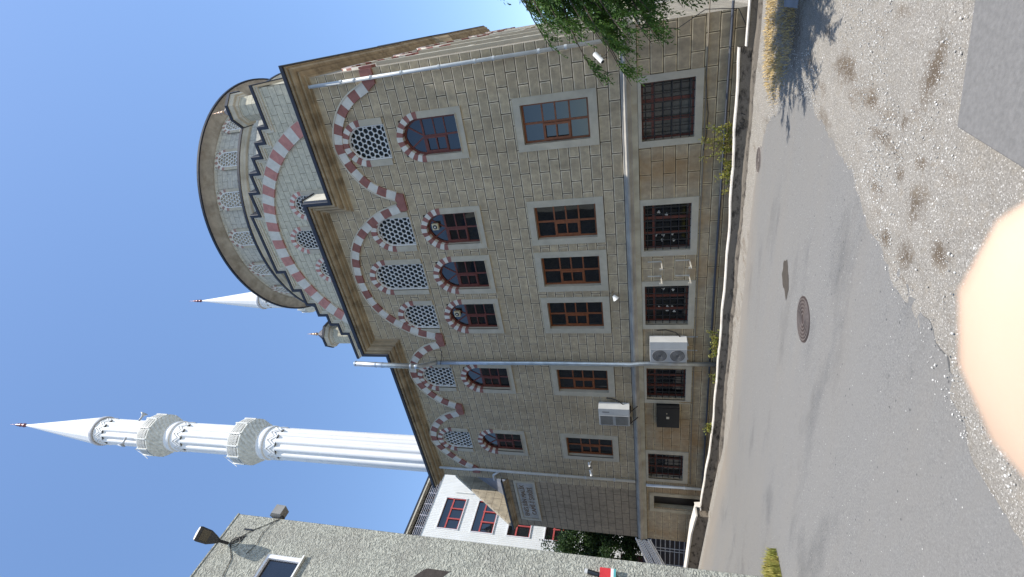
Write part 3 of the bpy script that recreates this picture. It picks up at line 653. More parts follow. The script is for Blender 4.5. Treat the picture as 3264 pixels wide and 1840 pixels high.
for i in range(41): fl.prism([(XC+r*math.cos(t), zc+r*math.sin(t)) for r, t in ((6.56, angs[i]), (6.56, angs[i+1]), (6.5, angs[i+1]), (6.5, angs[i]))], 4.54, 4.603)
fl.build('arch_fillet', CORNP, mosque)
tw = lattice_window(mosque, (gx[1], 4.6, 16.8), 2.3, .56, .78, .64, .88, 13, REDP)
copy_part(tw, mosque, (gx[2], 4.6, 16.8)); copy_part(tw, mosque, (gx[0], 4.6, 17.6))
def uv_lathe(name, prof, n, mat, parent, smooth_=True):
    mb = MB(); mb.lathe(prof, XC, YC, n); o = mb.build(name, mat, parent, smooth=smooth_, fix=False)
    uv = o.data.uv_layers.new(name='UVMap'); R = prof[0][0]
    for p in o.data.polygons:
        k = p.index % n
        for li in p.loop_indices:
            vi = o.data.loops[li].vertex_index; kk = vi % n; kk = kk if not (k == n-1 and kk == 0) else n
            uv.data[li].uv = (2*math.pi*R*kk/n, prof[vi//n][1])
    return o
uv_lathe('drum_base', [(7.72, 19.3), (7.72, 22.85)], 128, BLOCKD, mosque)
MB().lathe([(7.72, 22.82), (7.80, 22.84), (7.84, 22.92), (7.84, 22.98), (7.90, 23.02), (7.92, 23.10), (7.92, 23.14)], XC, YC, 128).build('drum_base_cornice', CORNP, mosque, smooth=True, fix=False)
MB().lathe([(7.90, 23.14), (7.97, 23.13), (7.98, 23.26), (7.95, 23.29), (7.0, 23.34)], XC, YC, 128).build('drum_base_roof_edge', CAP, mosque, fix=False)
uv_lathe('drum', [(7.1, 23.2), (7.1, 25.8)], 160, BLOCKD, mosque)
MB().lathe([(7.1, 25.72), (7.2, 25.74), (7.24, 25.82), (7.30, 25.84), (7.36, 25.90), (7.46, 25.92), (7.50, 25.96), (7.62, 25.975), (7.68, 26.0), (7.78, 26.01)], XC, YC, 128).build('drum_cornice', CORND, mosque, smooth=True, fix=False)
MB().lathe([(7.76, 26.005), (7.85, 26.0), (7.86, 26.11), (7.8, 26.14), (7.2, 26.2)], XC, YC, 128).build('drum_roof_edge', CAP, mosque, fix=False)
MB().lathe([(7.3*math.cos(t), 26.12+1.3*math.sin(t)) for t in np.linspace(0, math.pi/2-.001, 16)], XC, YC, 64).build('dome', LEAD, mosque, smooth=True, fix=False)
dw = None
for k in range(20):
    a = rad(-89.2+18*k); nx, ny = math.cos(a), math.sin(a); loc = (XC+7.13*nx, YC+7.13*ny, 23.3)
    if dw is None: dw = lattice_window(mosque, loc, 1.62, .43, .60, .52, .72, 11, M('brown grey voussoir paint', (.30, .185, .155), .8, .15, 5), rotz=a+math.pi/2, fl=-.085)
    else: copy_part(dw, mosque, loc, a+math.pi/2)
def turret(x, y):
    n = 8; a0 = math.pi/8
    t = MB().lathe([(.62, 19.2), (.62, 21.7)], x, y, n, 0, None, a0).build('turret', BLOCKTY, mosque, fix=False)
    MB().lathe([(.62, 21.5), (.66, 21.52), (.70, 21.64), (.80, 21.68), (.84, 21.8), (.86, 21.92)], x, y, n, 0, None, a0).build('turret_cornice', CORNP, t, fix=False)
    MB().lathe([(.85, 21.92), (.91, 21.91), (.92, 22.06), (.88, 22.09), (.5, 22.35), (.12, 22.9), (.03, 23.0)], x, y, n, 0, None, a0).build('cap', CAP, t, fix=False)
    MB().lathe([(.03, 22.95), (.09, 23.02), (.11, 23.1), (.05, 23.18), (.08, 23.24), (.08, 23.3), (.03, 23.38), (.06, 23.46), (.015, 23.6), (.008, 23.8)], x, y, 12).build('finial', M('brassy finial', (.45, .30, .2), .35, .3, metal=.6), t, smooth=True, fix=False)
turret(-1.9, 6.2); turret(-15.75, 6.0); turret(-1.9, 19); turret(-15.6, 19)

#@WING
# ---- lower wing with the name plaque
f = MB(); wall_with_holes(f, -24.6, -20.8, 2.8, 9.75, []); f.build('wing_wall', BLOCKW, mosque, fix=False)
f = MB(); wall_with_holes(f, -24.6, -20.8, -1.2, 2.8, [(-21.95, -21.05, -.2, 2.27)]); f.build('wing_ground_wall', BLOCKG, mosque, fix=False)
MB().box(-24.6, -24.58, .02, 12, -1.2, 9.75).build('wing_side_wall', BLOCKS, mosque)
wc = [(.20, 9.86), (.20, 9.80), (.16, 9.79), (.16, 9.74), (.11, 9.73), (.11, 9.67), (.05, 9.65), (0, 9.6)]
MB().strips([[(-20.72, -o, z), (-24.6-o, -o, z), (-24.6-o, 2.9, z)] for o, z in wc]).build('wing_cornice', CORN, mosque, fix=False)
MB().strips([[(-20.72, -o, z), (-24.6-o, -o, z), (-24.6-o, 2.9, z)] for o, z in ((.16, 9.865), (.24, 9.865), (.24, 9.95), (-.1, 10.0))]).build('wing_roof_edge', CAP, mosque, fix=False)
MB().add([(-20.78, 1.16, 9.9), (-24.54, 1.16, 9.9), (-24.54, 3.25, 13.66), (-20.78, 3.25, 13.66)], [(0, 1, 2, 3)]).build('wing_lead_roof', LEAD, mosque, fix=False)
sp = MB(); yz = [(-.02, 9.9), (-.02, 10.17), (2.88, 14.4), (3.6, 14.55), (3.6, 12.9), (1.6, 9.9)]
n = len(yz); sp.add([(-24.55, y, z) for y, z in yz]+[(-24.8, y, z) for y, z in yz], [tuple(range(n)), tuple(range(2*n-1, n-1, -1))]+[(i, (i+1) % n, n+(i+1) % n, n+i) for i in range(n)])
sp.build('sloping_parapet', block_mat('sunlit beige parapet stone', .72, .52, 0, 0, 'Y', (.44, .38, .28), (.40, .345, .255), (.46, .40, .30), (.2, .16, .11), .014, .02), mosque)
MB().box(-23.6, -20.82, 2.6, 3.4, 12.5, 14.3).build('wing_upper_block', SURR, mosque)
dr = MB(); frame_poly(dr, -22.25, -20.85, -.5, 2.47, .2, -.05, .3); dr.build('door_surround', BANDT, mosque)
d_ = MB().box(-21.95, -21.05, .22, .25, -.2, 2.27).build('door', M('dark brown door leaf', (.012, .009, .008), .5, .3), mosque)
MB().tube([(-21.15, .2, 1.0), (-21.15, .14, 1.0), (-21.25, .14, 1.0)], .012, 6).build('door_handle', METAL, d_)
pq = MB(); frame_poly(pq, -24.02, -20.8, 8.19, 9.34, .13, -.06, .004); pqo = pq.build('name_plaque', SURR, mosque)
MB().box(-23.89, -20.93, -.022, .002, 8.32, 9.21).build('plaque_panel', M('marble plaque', (.31, .28, .235), .5, .3, 2.2, stain=(.42, .40, .40)), pqo)
GOLD = M('worn gilt lettering', (.15, .085, .035), .6, .25, 9)
text_mesh('plaque_lettering', 'ENES BİN MALİK', .34, GOLD, pqo, (-22.4, -.024, 8.83), (math.pi/2, 0, 0), .012)
text_mesh('plaque_lettering', 'CAMİ-İ ŞERİFİ', .34, GOLD, pqo, (-22.4, -.024, 8.42), (math.pi/2, 0, 0), .012)

# ---- pipes fixed to the walls
def pipe(name, path, r, mat, joints, label=None, mosque_=mosque):
    o = MB().tube(path, r, 14).build(name, mat, mosque_, smooth=True)
    j = MB()
    for p, d in joints:
        p = Vector(p); d = Vector(d).normalized(); j.tube([p-d*.035, p+d*.035], r*1.22, 14)
    if joints: j.build('pipe_collar', mat, o)
    return o
pipe('downpipe', [(-.97, -.12, 13.35), (-.97, -.12, 3.15)], .058, GREYPIPE, [((-.97, -.12, z), (0, 0, 1)) for z in (12.1, 11.6, 11.0, 9.9, 8.6, 7.4, 6.8, 5.4, 4.6)])
pipe('downpipe', [(-20.07, -.12, 13.28), (-20.07, -.12, 11.5), (-20.0, -.12, 11.2), (-20.0, -.12, 3.12)], .065, GREYPIPE, [((-20.0, -.12, z), (0, 0, 1)) for z in (10.9, 9.9, 8.3, 6.9, 5.5, 4.1)])
pipe('downpipe', [(-20.7, -.15, 10.3), (-20.35, -.14, 10.3), (-20.05, -.12, 9.95)], .06, GREYPIPE, [])
pipe('downpipe', [(-20.2, -.12, 2.62), (-20.2, -.12, -.3)], .065, GREYPIPE, [((-20.2, -.12, .9), (0, 0, 1))])
pipe('conduit', [(.0, -.04, .70), (-3, -.04, .69), (-9, -.04, .70), (-16.9, -.04, .68), (-20, -.04, .62)], .018, M('dusty conduit', (.20, .165, .12), .7), [((x, -.04, .695), (1, 0, 0)) for x in (-1.5, -4.7, -8.4, -11.5)])
pipe('conduit', [(-.5, -.07, .12), (-9, -.07, .14), (-20, -.07, .1)], .035, M('dark blue pipe', (.05, .055, .07), .6), [])
cb = M('black cable', (.012, .011, .01), .6)
MB().tube([(-1.9, -.03, .70), (-2.2, -.05, .72), (-2.9, -.05, .66), (-3.3, -.05, .61), (-3.9, -.05, .63), (-4.4, -.05, .70)], .012, 6).build('wall_cable', cb, mosque)
MB().tube([(-1.35, -.25, 3.5), (-1.1, -.22, 3.25), (-.95, -.25, 3.05), (-.8, -.24, 2.4), (-.95, -.1, 1.5), (-.6, -.1, .8), (-.7, -.2, 0), (-1.2, -.2, -.25)], .012, 6).build('wall_cable', cb, mosque)

#@MINARETS
# ------------------------------------------------------------------ minarets
def minaret(x, y, label):
    t = thing('minaret', label, 'minaret', (x, y, 0), 'white minarets of the mosque')
    NF = 12; n = NF*8
    def flute(k): return (1, .99, .955, .88, .86, .88, .955, .99)[k % 8]
    def shaft(z0, z1, r0, r1):
        mb = MB(); mb.lathe([(r0, z0), (r1, z1)], x, y, n, 0, flute)
        # rounded nosings and zigzag chevrons at the top
        for k in range(NF):
            a = 2*math.pi*k/NF; h = math.pi/NF
            for zz, rr, tk in ((z1-.03, r1*1.03, .09), (z1+.24, r1*1.035, .07)):
                A = [(a-h, zz), (a, zz+.42), (a+h, zz)]
                for (qa, za), (qb, zb) in zip(A, A[1:]):
                    p = lambda q, r, z: (x+r*math.cos(q), y+r*math.sin(q), z)
                    mb.add([p(qa, rr, za), p(qb, rr, zb), p(qb, rr, zb+tk*1.6), p(qa, rr, za+tk*1.6), p(qa, rr*.93, za), p(qb, rr*.93, zb), p(qb, rr*.93, zb+tk*1.6), p(qa, rr*.93, za+tk*1.6)],
                        [(0, 1, 2, 3), (0, 4, 5, 1), (3, 2, 6, 7)])
        mb.lathe([(r1*.985, z1), (r1*.985, z1+.95), (r1*1.06, z1+1.0), (r1*1.08, z1+1.12), (r1*1.06, z1+1.2), (r1, z1+1.24)], x, y, 48)
        mb.build('shaft', WHITE, t, fix=False)
    shaft(-1, 26.5, 1.10, 1.07); shaft(29.2, 34.6, 1.03, 1.02); shaft(37.3, 42.2, .98, .97)
    def balcony(z0, rs):
        b = MB().lathe([(rs, z0-.5), (rs, z0), (rs+.03, z0+.02)], x, y, 48).build('balcony', WHITE, t, fix=False)
        mq = MB(); lev = 5
        for l in range(lev):
            ra = rs+.04+.40*l/lev; rb = rs+.04+.40*(l+1)/lev; za = z0+.02+.95*l/lev; zb = z0+.02+.95*(l+1)/lev; nn = 28
            for k in range(nn):
                a = 2*math.pi*(k+.5*(l % 2))/nn; d = math.pi/nn
                P = lambda r, q, z: (x+r*math.cos(q), y+r*math.sin(q), z)
                mq.add([P(ra, a-d, za), P(ra, a+d, za), P(rb, a+d, zb), P(rb, a-d, zb), P(ra-.03, a, za+.02), P(rb+.025, a, zb-.015)],
                    [(0, 4, 5, 3), (4, 1, 2, 5), (3, 5, 2)])
        mq.lathe([(rs, z0), (rs+.38, z0+.94), (rs+.46, z0+.97), (rs+.46, z0+1.06), (rs-.1, z0+1.07)], x, y, 56)
        mq.build('muqarnas', WHITEG, b, fix=False)
        rl = MB(); R = rs+.45; NP = 12; zb, zt = z0+1.06, z0+1.98
        for k in range(NP):
            a = 2*math.pi*k/NP+.13; a2 = a+2*math.pi/NP; p = lambda r, q, z: (x+r*math.cos(q), y+r*math.sin(q), z)
            rl.add([p(R-.03, a-.03, zb), p(R+.05, a-.03, zb), p(R+.05, a+.03, zb), p(R-.03, a+.03, zb)]+[p(R-.03, a-.03, zt+.05), p(R+.05, a-.03, zt+.05), p(R+.05, a+.03, zt+.05), p(R-.03, a+.03, zt+.05)], [(0, 1, 5, 4), (1, 2, 6, 5), (2, 3, 7, 6), (3, 0, 4, 7), (4, 5, 6, 7)])
            for za, zz in ((zb, zb+.1), (zt-.1, zt)): rl.add([p(R, a, za), p(R, a2, za), p(R, a2, zz), p(R, a, zz), p(R-.05, a, zz), p(R-.05, a2, zz)], [(0, 1, 2, 3), (3, 2, 5, 4)])
            for i in range(1, 8):           # pierced panel: crossing strapwork
                q = a+(a2-a)*i/8; h = (a2-a)/8*.9
                for s1 in (-1, 1):
                    for zz in (zb+.12, zb+.38, zb+.6): rl.add([p(R, q-h*s1, zz), p(R, q-h*s1*.75, zz-.01), p(R, q+h*s1, zz+.22), p(R, q+h*s1*.75, zz+.23)], [(0, 1, 2, 3)])
        rl.build('railing', WHITEO, b, fix=False)
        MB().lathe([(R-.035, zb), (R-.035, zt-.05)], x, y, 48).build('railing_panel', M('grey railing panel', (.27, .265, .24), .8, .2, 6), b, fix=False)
    balcony(28.0, 1.1); balcony(36.1, 1.05)
    MB().lathe([(1.0, 43.1), (1.08, 43.12), (1.10, 43.2), (1.10, 43.36), (1.07, 43.4)], x, y, 48).build('cap_ring', M('grey cap ring', (.5, .5, .52), .6), t, fix=False)  # ring greyer than the white shaft
    MB().lathe([(1.07, 43.38), (1.03, 43.6), (.06, 52.0)], x, y, 16).build('spire', WHITE, t, fix=False)
    MB().lathe([(.06, 51.9), (.14, 52.05), (.17, 52.2), (.06, 52.35), (.13, 52.5), (.15, 52.65), (.05, 52.8), (.12, 52.95), (.05, 53.1), (.07, 53.2), (.02, 53.3), (.01, 53.9)], x, y, 12).build('finial', M('red brown finial', (.16, .05, .045), .35, .4, 12, metal=.3), t, smooth=True, fix=False)
    return t
m1 = minaret(-22.8, 2.9, 'tall white fluted minaret with two balconies standing clear behind the roof of the stone mosque')
m2 = minaret(-22.8, 22.2, 'white minaret mostly hidden behind the drum, only its spire, top and one balcony showing')
def horn(x, y, z, q, parent):
    d = Vector((math.cos(q), math.sin(q), -.1)); p = Vector((x, y, z))
    MB().tube([p-d*.3, p-d*.1, p, p+d*.18, p+d*.3], [.07, .07, .06, .12, .26], 16).build('loudspeaker', M('grey loudspeaker', (.40, .42, .44), .5), parent, smooth=True)
horn(-21.35, 3.2, 38.8, 1.2, m1); horn(-22.2, 1.6, 39.3, -1.9, m1)
MB().tube([(-23.6, 2.1, 39.8), (-23.75, 1.85, 38.9), (-23.9, 1.6, 38.2)], .02, 6).build('cable', WHITEO, m1)
MB().tube([(-23.6, 2.1, 31.5), (-23.75, 1.85, 30.8), (-23.9, 1.6, 30.1)], .02, 6).build('cable', WHITEO, m1)

#@THINGS
# ------------------------------------------------------------------ things on the facade
def disc(mb, x, y, z, r, n=28, mi=0, dy=.01): mb.prism([(x+r*math.cos(2*math.pi*k/n), z+r*math.sin(2*math.pi*k/n)) for k in range(n)], y-dy, y, mi)
ac = thing('air_conditioner', 'tall grey two fan air conditioner on the ground floor wall right of the steel flue', 'air conditioner', (-11.8, -.3, 1.02))
MB().box(-12.32, -11.36, -.55, -.14, 1.03, 2.37).build('case', ACW, ac)
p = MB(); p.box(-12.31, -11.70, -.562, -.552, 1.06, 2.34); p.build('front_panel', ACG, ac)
g = MB()
for z in (2.02, 1.37):
    disc(g, -12.0, -.563, z, .275, dy=.006)
    for r in (.09, .15, .21, .27): 
        for k in range(28):
            q, q2 = 2*math.pi*k/28, 2*math.pi*(k+1)/28; g.tube([(-12.0+r*math.cos(q), -.575, z+r*math.sin(q)), (-12.0+r*math.cos(q2), -.575, z+r*math.sin(q2))], .004, 4, 1, False)
g.build('fan_grille', [FAN, ACG], ac)
g = MB()
for x in (-11.5, -12.15): g.box(x-.02, x+.02, -.55, 0, .98, 1.02); g.box(x-.02, x+.02, -.03, 0, .6, 1.0)
g.build('bracket', ACG, ac); MB().tube([(-11.37, -.2, 1.25), (-11.2, -.16, 1.4), (-11.15, -.05, 1.75), (-11.2, 0, 2.1)], .02, 6).build('hose', cb, ac)
ac2 = thing('air_conditioner', 'white air conditioner on dark brackets above the black metal cabinet', 'air conditioner', (-15.3, -.3, 3.2))
MB().box(-15.86, -14.9, -.55, -.14, 3.24, 4.53).build('case', ACW, ac2)
p = MB(); p.box(-15.85, -15.3, -.565, -.552, 3.27, 4.5, 1)
for z in (3.3, 3.93):
    for k in range(12): p.box(-15.83, -15.3, -.575, -.566, z+.02+k*.043, z+.045+k*.043, 0)
    frame_poly(p, -15.84, -15.28, z-.005, z+.56, .018, -.58, -.566, 1)
p.build('front_grille', [M('brown grey louvre', (.14, .135, .12), .6), ACG], ac2)
g = MB()
for k in range(7): g.box(-15.12, -15.06, -.556, -.551, 4.08+k*.042, 4.08+k*.042+.026)
g.build('nameplate', M('faded dark print', (.10, .10, .11), .6), ac2)
g = MB()
for x in (-15.05, -15.7): g.box(x-.025, x+.025, -.58, -.18, 3.17, 3.225); g.tube([(x, -.5, 3.18), (x, -.17, 2.9)], .02, 6)
g.build('bracket', M('rusty black bracket', (.03, .02, .016), .6), ac2)
MB().tube([(-14.9, -.25, 3.5), (-14.75, -.2, 3.7), (-14.72, -.1, 4.0), (-14.8, 0, 4.2)], .022, 6).build('hose', cb, ac2)
bx = thing('electric_cabinet', 'black metal cabinet hung on the ground floor wall between two barred windows', 'cabinet', (-15.5, -.15, 1.2))
MB().box(-16.13, -14.98, -.27, -.02, 1.21, 2.13).build('case', BLACK, bx)
d_ = MB().box(-16.1, -15.02, -.29, -.273, 1.23, 2.11).build('door', BLACK, bx); q = MB(); q.box(-15.6, -15.48, -.294, -.291, 1.62, 1.74); disc(q, -15.3, -.291, 1.72, .02, 10); q.build('plate', SURR, d_)
for x in (-14.85, -15.85): MB().tube([(x, -.06, 1.22), (x, -.06, .95), (x, -.05, .70)], .02, 6).build('conduit', M('tan conduit', (.30, .21, .11), .7), bx)
hk = MB(); hk.box(-.02, .02, -.62, -.002, -.46, -.42); hk.box(-.02, .02, -.03, -.002, -.46, .02); hk.box(-.035, .035, -.6, -.56, -.40, -.36, 0)
hm = None
for x, z, lab in ((-8.21, 2.37, 'upper right'), (-8.80, 2.38, 'upper left'), (-8.19, 1.43, 'lower right'), (-8.80, 1.43, 'lower left')):
    if hm is None: hm = hk.build('wall_bracket', M('cream steel bracket', (.48, .45, .38), .5), loc=(x, 0, z)); o = hm
    else: o = hm.copy(); C.objects.link(o); o.location = (x, 0, z)
    tag(o, f'{lab} one of four empty L shaped steel brackets between two barred windows', 'wall bracket', 'empty air conditioner brackets')
def bullet_cam(x, y, z, d, label, group=None, s=1.):
    t = thing('security_camera', label, 'security camera', (x, 0, z), group); d = Vector(d).normalized(); p = Vector((x, y, z))
    MB().tube([p-d*.13*s, p+d*.16*s], .055*s, 14).build('housing', WHITEO, t); MB().tube([p+d*.162*s, p+d*.175*s], .04*s, 12).build('lens', BLACK, t)
    MB().tube([p-d*.05*s, (x+.02, -.06, z-.05), (x+.02, -.0, z-.05)], .022*s, 8).build('mount', WHITEO, t)
    return t
bullet_cam(-1.36, -.28, 3.68, (-.55, -.45, -.55), 'white bullet camera near the right corner just above the string course', s=1.25)
bullet_cam(-18.95, -.2, 5.22, (.15, -.8, -.25), 'white bullet camera nearer the lower left window of its pair', 'pair of bullet cameras on the left wall')
bullet_cam(-19.5, -.2, 5.20, (-.55, -.7, -.25), 'white bullet camera nearer the grey downpipe of its pair', 'pair of bullet cameras on the left wall')
wl = thing('wall_lamp', 'small brassy wall lamp under the fourth upper floor window', 'lamp', (-9.5, 0, 3.5))
MB().tube([(-9.4, -.0, 3.66), (-9.45, -.12, 3.72), (-9.55, -.2, 3.66)], .02, 8).build('arm', M('weathered brass', (.28, .22, .13), .5, metal=.5), wl); MB().tube([(-9.48, -.18, 3.64), (-9.62, -.22, 3.54)], [.05, .12], 14).build('shade', WHITEO, wl)
for x in (mid(COLS[1]), mid(COLS[3])):
    t = thing('loudspeaker', 'cream square loudspeaker in the arched window %s' % ('right of the central one' if x > -8 else 'left of the central one'), 'loudspeaker', (x+.1, .05, 10.1), 'loudspeakers in the arched windows')
    MB().box(x+.0, x+.24, -.02, .1, 10.0, 10.24).build('box', M('cream enamel', (.55, .48, .30), .5), t); q = MB(); disc(q, x+.12, -.025, 10.12, .085); q.build('cone', BLACK, t); q = MB(); disc(q, x+.12, -.036, 10.12, .035); q.build('cap', VWH, t)
fl = thing('flue_pipe', 'dented galvanised steel flue running up the facade past the roof edge', 'flue pipe', (-12.75, -.15, -.2))
ms_ = [(-12.70, -.17, -.3), (-12.70, -.17, 2.4), (-12.70, -.2, 2.75), (-12.72, -.24, 3.1), (-12.74, -.2, 3.6), (-12.76, -.17, 6.0), (-12.80, -.17, 9.0), (-12.84, -.17, 11.65)]
MB().tube(ms_, .088, 18).build('lower_pipe', METAL, fl, smooth=True)
MB().tube([(-12.84, -.17, 11.6), (-12.80, -.3, 11.8), (-12.62, -.62, 11.95), (-12.42, -.95, 12.08), (-12.37, -1.0, 12.3)], .105, 18).build('elbow', METAL, fl, smooth=True)
MB().tube([(-12.37, -1.0, 12.25), (-12.34, -1.0, 13.75), (-12.29, -1.0, 15.15)], .115, 18).build('upper_pipe', METAL, fl, smooth=True)
j = MB()
for z, x in ((13.8, -12.34), (14.1, -12.33), (12.4, -12.37), (15.1, -12.29)): j.tube([(x, -1, z-.03), (x, -1, z+.03)], .122, 18)
for z in (10.6, 9.4, 8.2, 7.0, 5.8, 4.6, 3.6, 1.6): x = float(np.interp(z, [p[2] for p in ms_], [p[0] for p in ms_])); j.tube([(x, -.17, z-.02), (x, -.17, z+.02)], .094, 18)
j.build('collar', METAL, fl)
w_ = MB(); w_.tube([(-12.3, .0, 11.3), (-12.6, -.1, 11.35), (-12.85, -.28, 11.4), (-12.95, -.15, 11.4)], .012, 6); w_.build('wire_tie', cb, fl)

#@STREET
# ------------------------------------------------------------------ low wall and gutter along the road
kw = thing('low_wall', 'stained low whitewashed wall with a sunlit top along the foot of the mosque', 'low wall', (-9, -1.1, -.4))
k_ = MB(); tp = []
def zt(x): return float(np.interp(-x, [1.5, 7, 15.8, 19, 20.4], [.07, -.02, .04, .24, .30]))
xs = list(np.arange(-1.55, -20.5, -.35)); 
for x in xs: tp.append((x, zt(x)+.012*math.sin(x*3.1)+.01*(random.random()-.5)))
k_.strips([[(x, -1.08, -.62) for x, z in tp], [(x, -1.05, z-.02) for x, z in tp]]); k_.strips([[(x, -.88, z-.01) for x, z in tp], [(x, -.88, -.9) for x, z in tp]])
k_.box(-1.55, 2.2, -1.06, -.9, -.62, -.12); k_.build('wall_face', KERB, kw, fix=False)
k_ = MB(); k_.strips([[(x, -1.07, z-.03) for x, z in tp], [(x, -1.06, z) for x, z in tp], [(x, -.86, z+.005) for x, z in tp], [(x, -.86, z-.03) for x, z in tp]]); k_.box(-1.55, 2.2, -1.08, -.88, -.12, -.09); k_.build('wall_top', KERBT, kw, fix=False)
ft = MB(); fxs = list(np.arange(2.2, -20.5, -.16)); A = []; B = []; Cc = []; D_ = []
for x in fxs:
    r = .03*math.sin(x*2.3)+.03*(random.random()-.5); A.append((x, -1.07, -.27+r*.6)); B.append((x, -1.22+r, -.29+r*.5)); Cc.append((x, -1.30+r*1.4, -.36+r)); D_.append((x, -1.42+r*1.5, gz(-1.4)-.08))
ft.strips([A, B, Cc, D_]); ft.build('footing', GUTTER, kw, fix=False)
mk = MB(); DK = M('black paint', (.03, .028, .026), .8)
def ring(mb, x, z, r, y):
    for k in range(20):
        q, q2 = 2*math.pi*k/20, 2*math.pi*(k+1)/20; mb.tube([(x+r*math.cos(q), y, z+r*1.15*math.sin(q)), (x+r*math.cos(q2), y, z+r*1.15*math.sin(q2))], .009, 4, 0, False)
ring(mk, -3.55, -.13, .055, -1.085); ring(mk, -3.40, -.13, .055, -1.085); mk.tube([(-3.24, -1.085, -.20), (-3.18, -1.085, -.07)], .009, 4); mk.build('painted_mark', DK, kw)
# sunken strip behind the low wall
MB().box(-20.8, 2, -.88, -.003, -.75, -.42).build('trench', M('dark earth', (.07, .055, .04), .95, .4, 6, .6, 20)).update_tag()
tag(bpy.data.objects['trench'], 'dark sunken strip of earth between low wall and mosque', 'ground', kind='structure')
def weed(x, y, z, n, spread, h, label, dense=60):
    t = thing('weed', label, 'weed', (x, y, z), 'weeds growing behind the low wall'); stem = MB(); lv = []
    for i in range(n):
        q = random.random()*6.28; ex = Vector((x+spread*(random.random()-.5), y+.12*(random.random()-.5), z)); hh = h*(.4+.6*random.random())
        path = [ex + Vector((math.cos(q)*.25*hh*k*k/16, math.sin(q)*.12*hh*k*k/16, hh*k/4)) for k in range(5)]; stem.tube(path, .005, 5)
        for _ in range(dense):
            p = path[0].lerp(path[4], random.random()); p = Vector(path[min(4, int(random.random()*5))])+Vector((random.gauss(0, .045), random.gauss(0, .045), random.gauss(0, .06)))
            d = Vector((random.gauss(0, 1), random.gauss(0, 1), random.gauss(.2, .7))).normalized()*(.04+.05*random.random()); s = d.cross(Vector((random.random(), random.random(), 1))).normalized()*.022
            lv.append([p-d*.2, p+d*.4+s, p+d, p+d*.4-s])
    stem.build('stem', WEED, t); MB().quads(np.array([[tuple(v) for v in l] for l in lv])).build('leaves', WEED, t, fix=False); return t
weed(-3.95, -.72, -.1, 12, .8, .95, 'tall yellowish bushy weed behind the low wall left of the widest barred window')
weed(-5.0, -.75, -.15, 12, 1.0, .5, 'wide low green weed on the low wall below the second barred window')
weed(-11.3, -.78, -.15, 12, 1.1, .5, 'straggly pale weed below the two fan air conditioner')
weed(-12.85, -.78, -.15, 4, .25, .3, 'small round weed at the foot of the steel flue')
weed(-15.4, -.85, .0, 4, .3, .3, 'small bright green weed in front of the black cabinet')
# steps and landing wall at the left end
lw = thing('entrance_wall', 'low pale concrete wall with a sunlit top at the left door', 'low wall', (-23, -1.2, 0))
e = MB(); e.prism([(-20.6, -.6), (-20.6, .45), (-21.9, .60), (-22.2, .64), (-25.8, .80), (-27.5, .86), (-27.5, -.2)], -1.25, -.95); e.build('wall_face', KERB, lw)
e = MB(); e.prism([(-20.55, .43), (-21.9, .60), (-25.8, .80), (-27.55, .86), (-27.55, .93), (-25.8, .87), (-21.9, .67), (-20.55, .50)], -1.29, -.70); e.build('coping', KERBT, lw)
rk = MB(); rk.add([(-20.35, -1.0, .30), (-20.1, -1.15, .30), (-20.05, -.9, .30), (-20.3, -.8, .32), (-20.3, -1.0, .52), (-20.13, -1.1, .48), (-20.1, -.9, .55), (-20.28, -.85, .5)], [(0, 1, 5, 4), (1, 2, 6, 5), (2, 3, 7, 6), (3, 0, 4, 7), (4, 5, 6, 7), (0, 3, 2, 1)])
tag(rk.build('stone', KERBT), 'pale broken stone lying on the low wall by the left door', 'stone')
rl = thing('stair_railing', 'white pierced stair railing sloping down left of the mosque wing', 'railing', (-26.3, 0, .5))
def slope_z(x): return 3.2-(-24.7-x)*.255
r_ = MB()
for a, b_, off, th in ((-24.65, -27.7, 0, .07), (-24.65, -27.8, -.62, .06), (-24.65, -27.8, -.72, .05)):
    r_.tube([(a, -.05, slope_z(a)+off), (b_, -.05, slope_z(b_)+off-(.28 if off else 0))], th*.6, 8)
r_.box(-27.85, -27.6, -.13, .03, 1.1, 2.5); r_.tube([(-27.75, -.05, 2.48), (-27.9, -.05, 2.55)], .09, 10)
r_.build('rail', WHITE, rl)
p = MB(); 
for i in range(17):
    for k in range(4):
        x = -24.8-i*.17; z = slope_z(x)-.10-k*.15-(i*.016*k/3)
        cx = x-(.085 if k % 2 else 0)
        for s in range(8):
            q, q2 = 2*math.pi*s/8, 2*math.pi*(s+1)/8; p.prism([(cx+.095*math.cos(q), z+.085*math.sin(q)), (cx+.095*math.cos(q2), z+.085*math.sin(q2)), (cx+.05*math.cos(q2), z+.045*math.sin(q2)), (cx+.05*math.cos(q), z+.045*math.sin(q))], -.075, -.04)
p.build('pierced_panel', WHITE, rl)
fg = thing('slatted_fence', 'dark fence of horizontal bars under the white stair railing', 'fence', (-26, .3, 0))
f_ = MB()
for k in range(8): z = .75+k*.24; f_.tube([(-24.62, .25, z), (-30.5, .25, z)], .022, 6)
for x in (-25.7, -25.95, -27.2, -27.45, -29.0): f_.tube([(x, .22, .3), (x, .22, 2.5)], .025, 6)
f_.build('bars', M('grey white bars', (.42, .43, .46), .5), fg); MB().box(-30.5, -24.62, .5, .55, -.5, 2.9).build('backing', M('dark blue grey sheet', (.02, .022, .035), .6), fg)

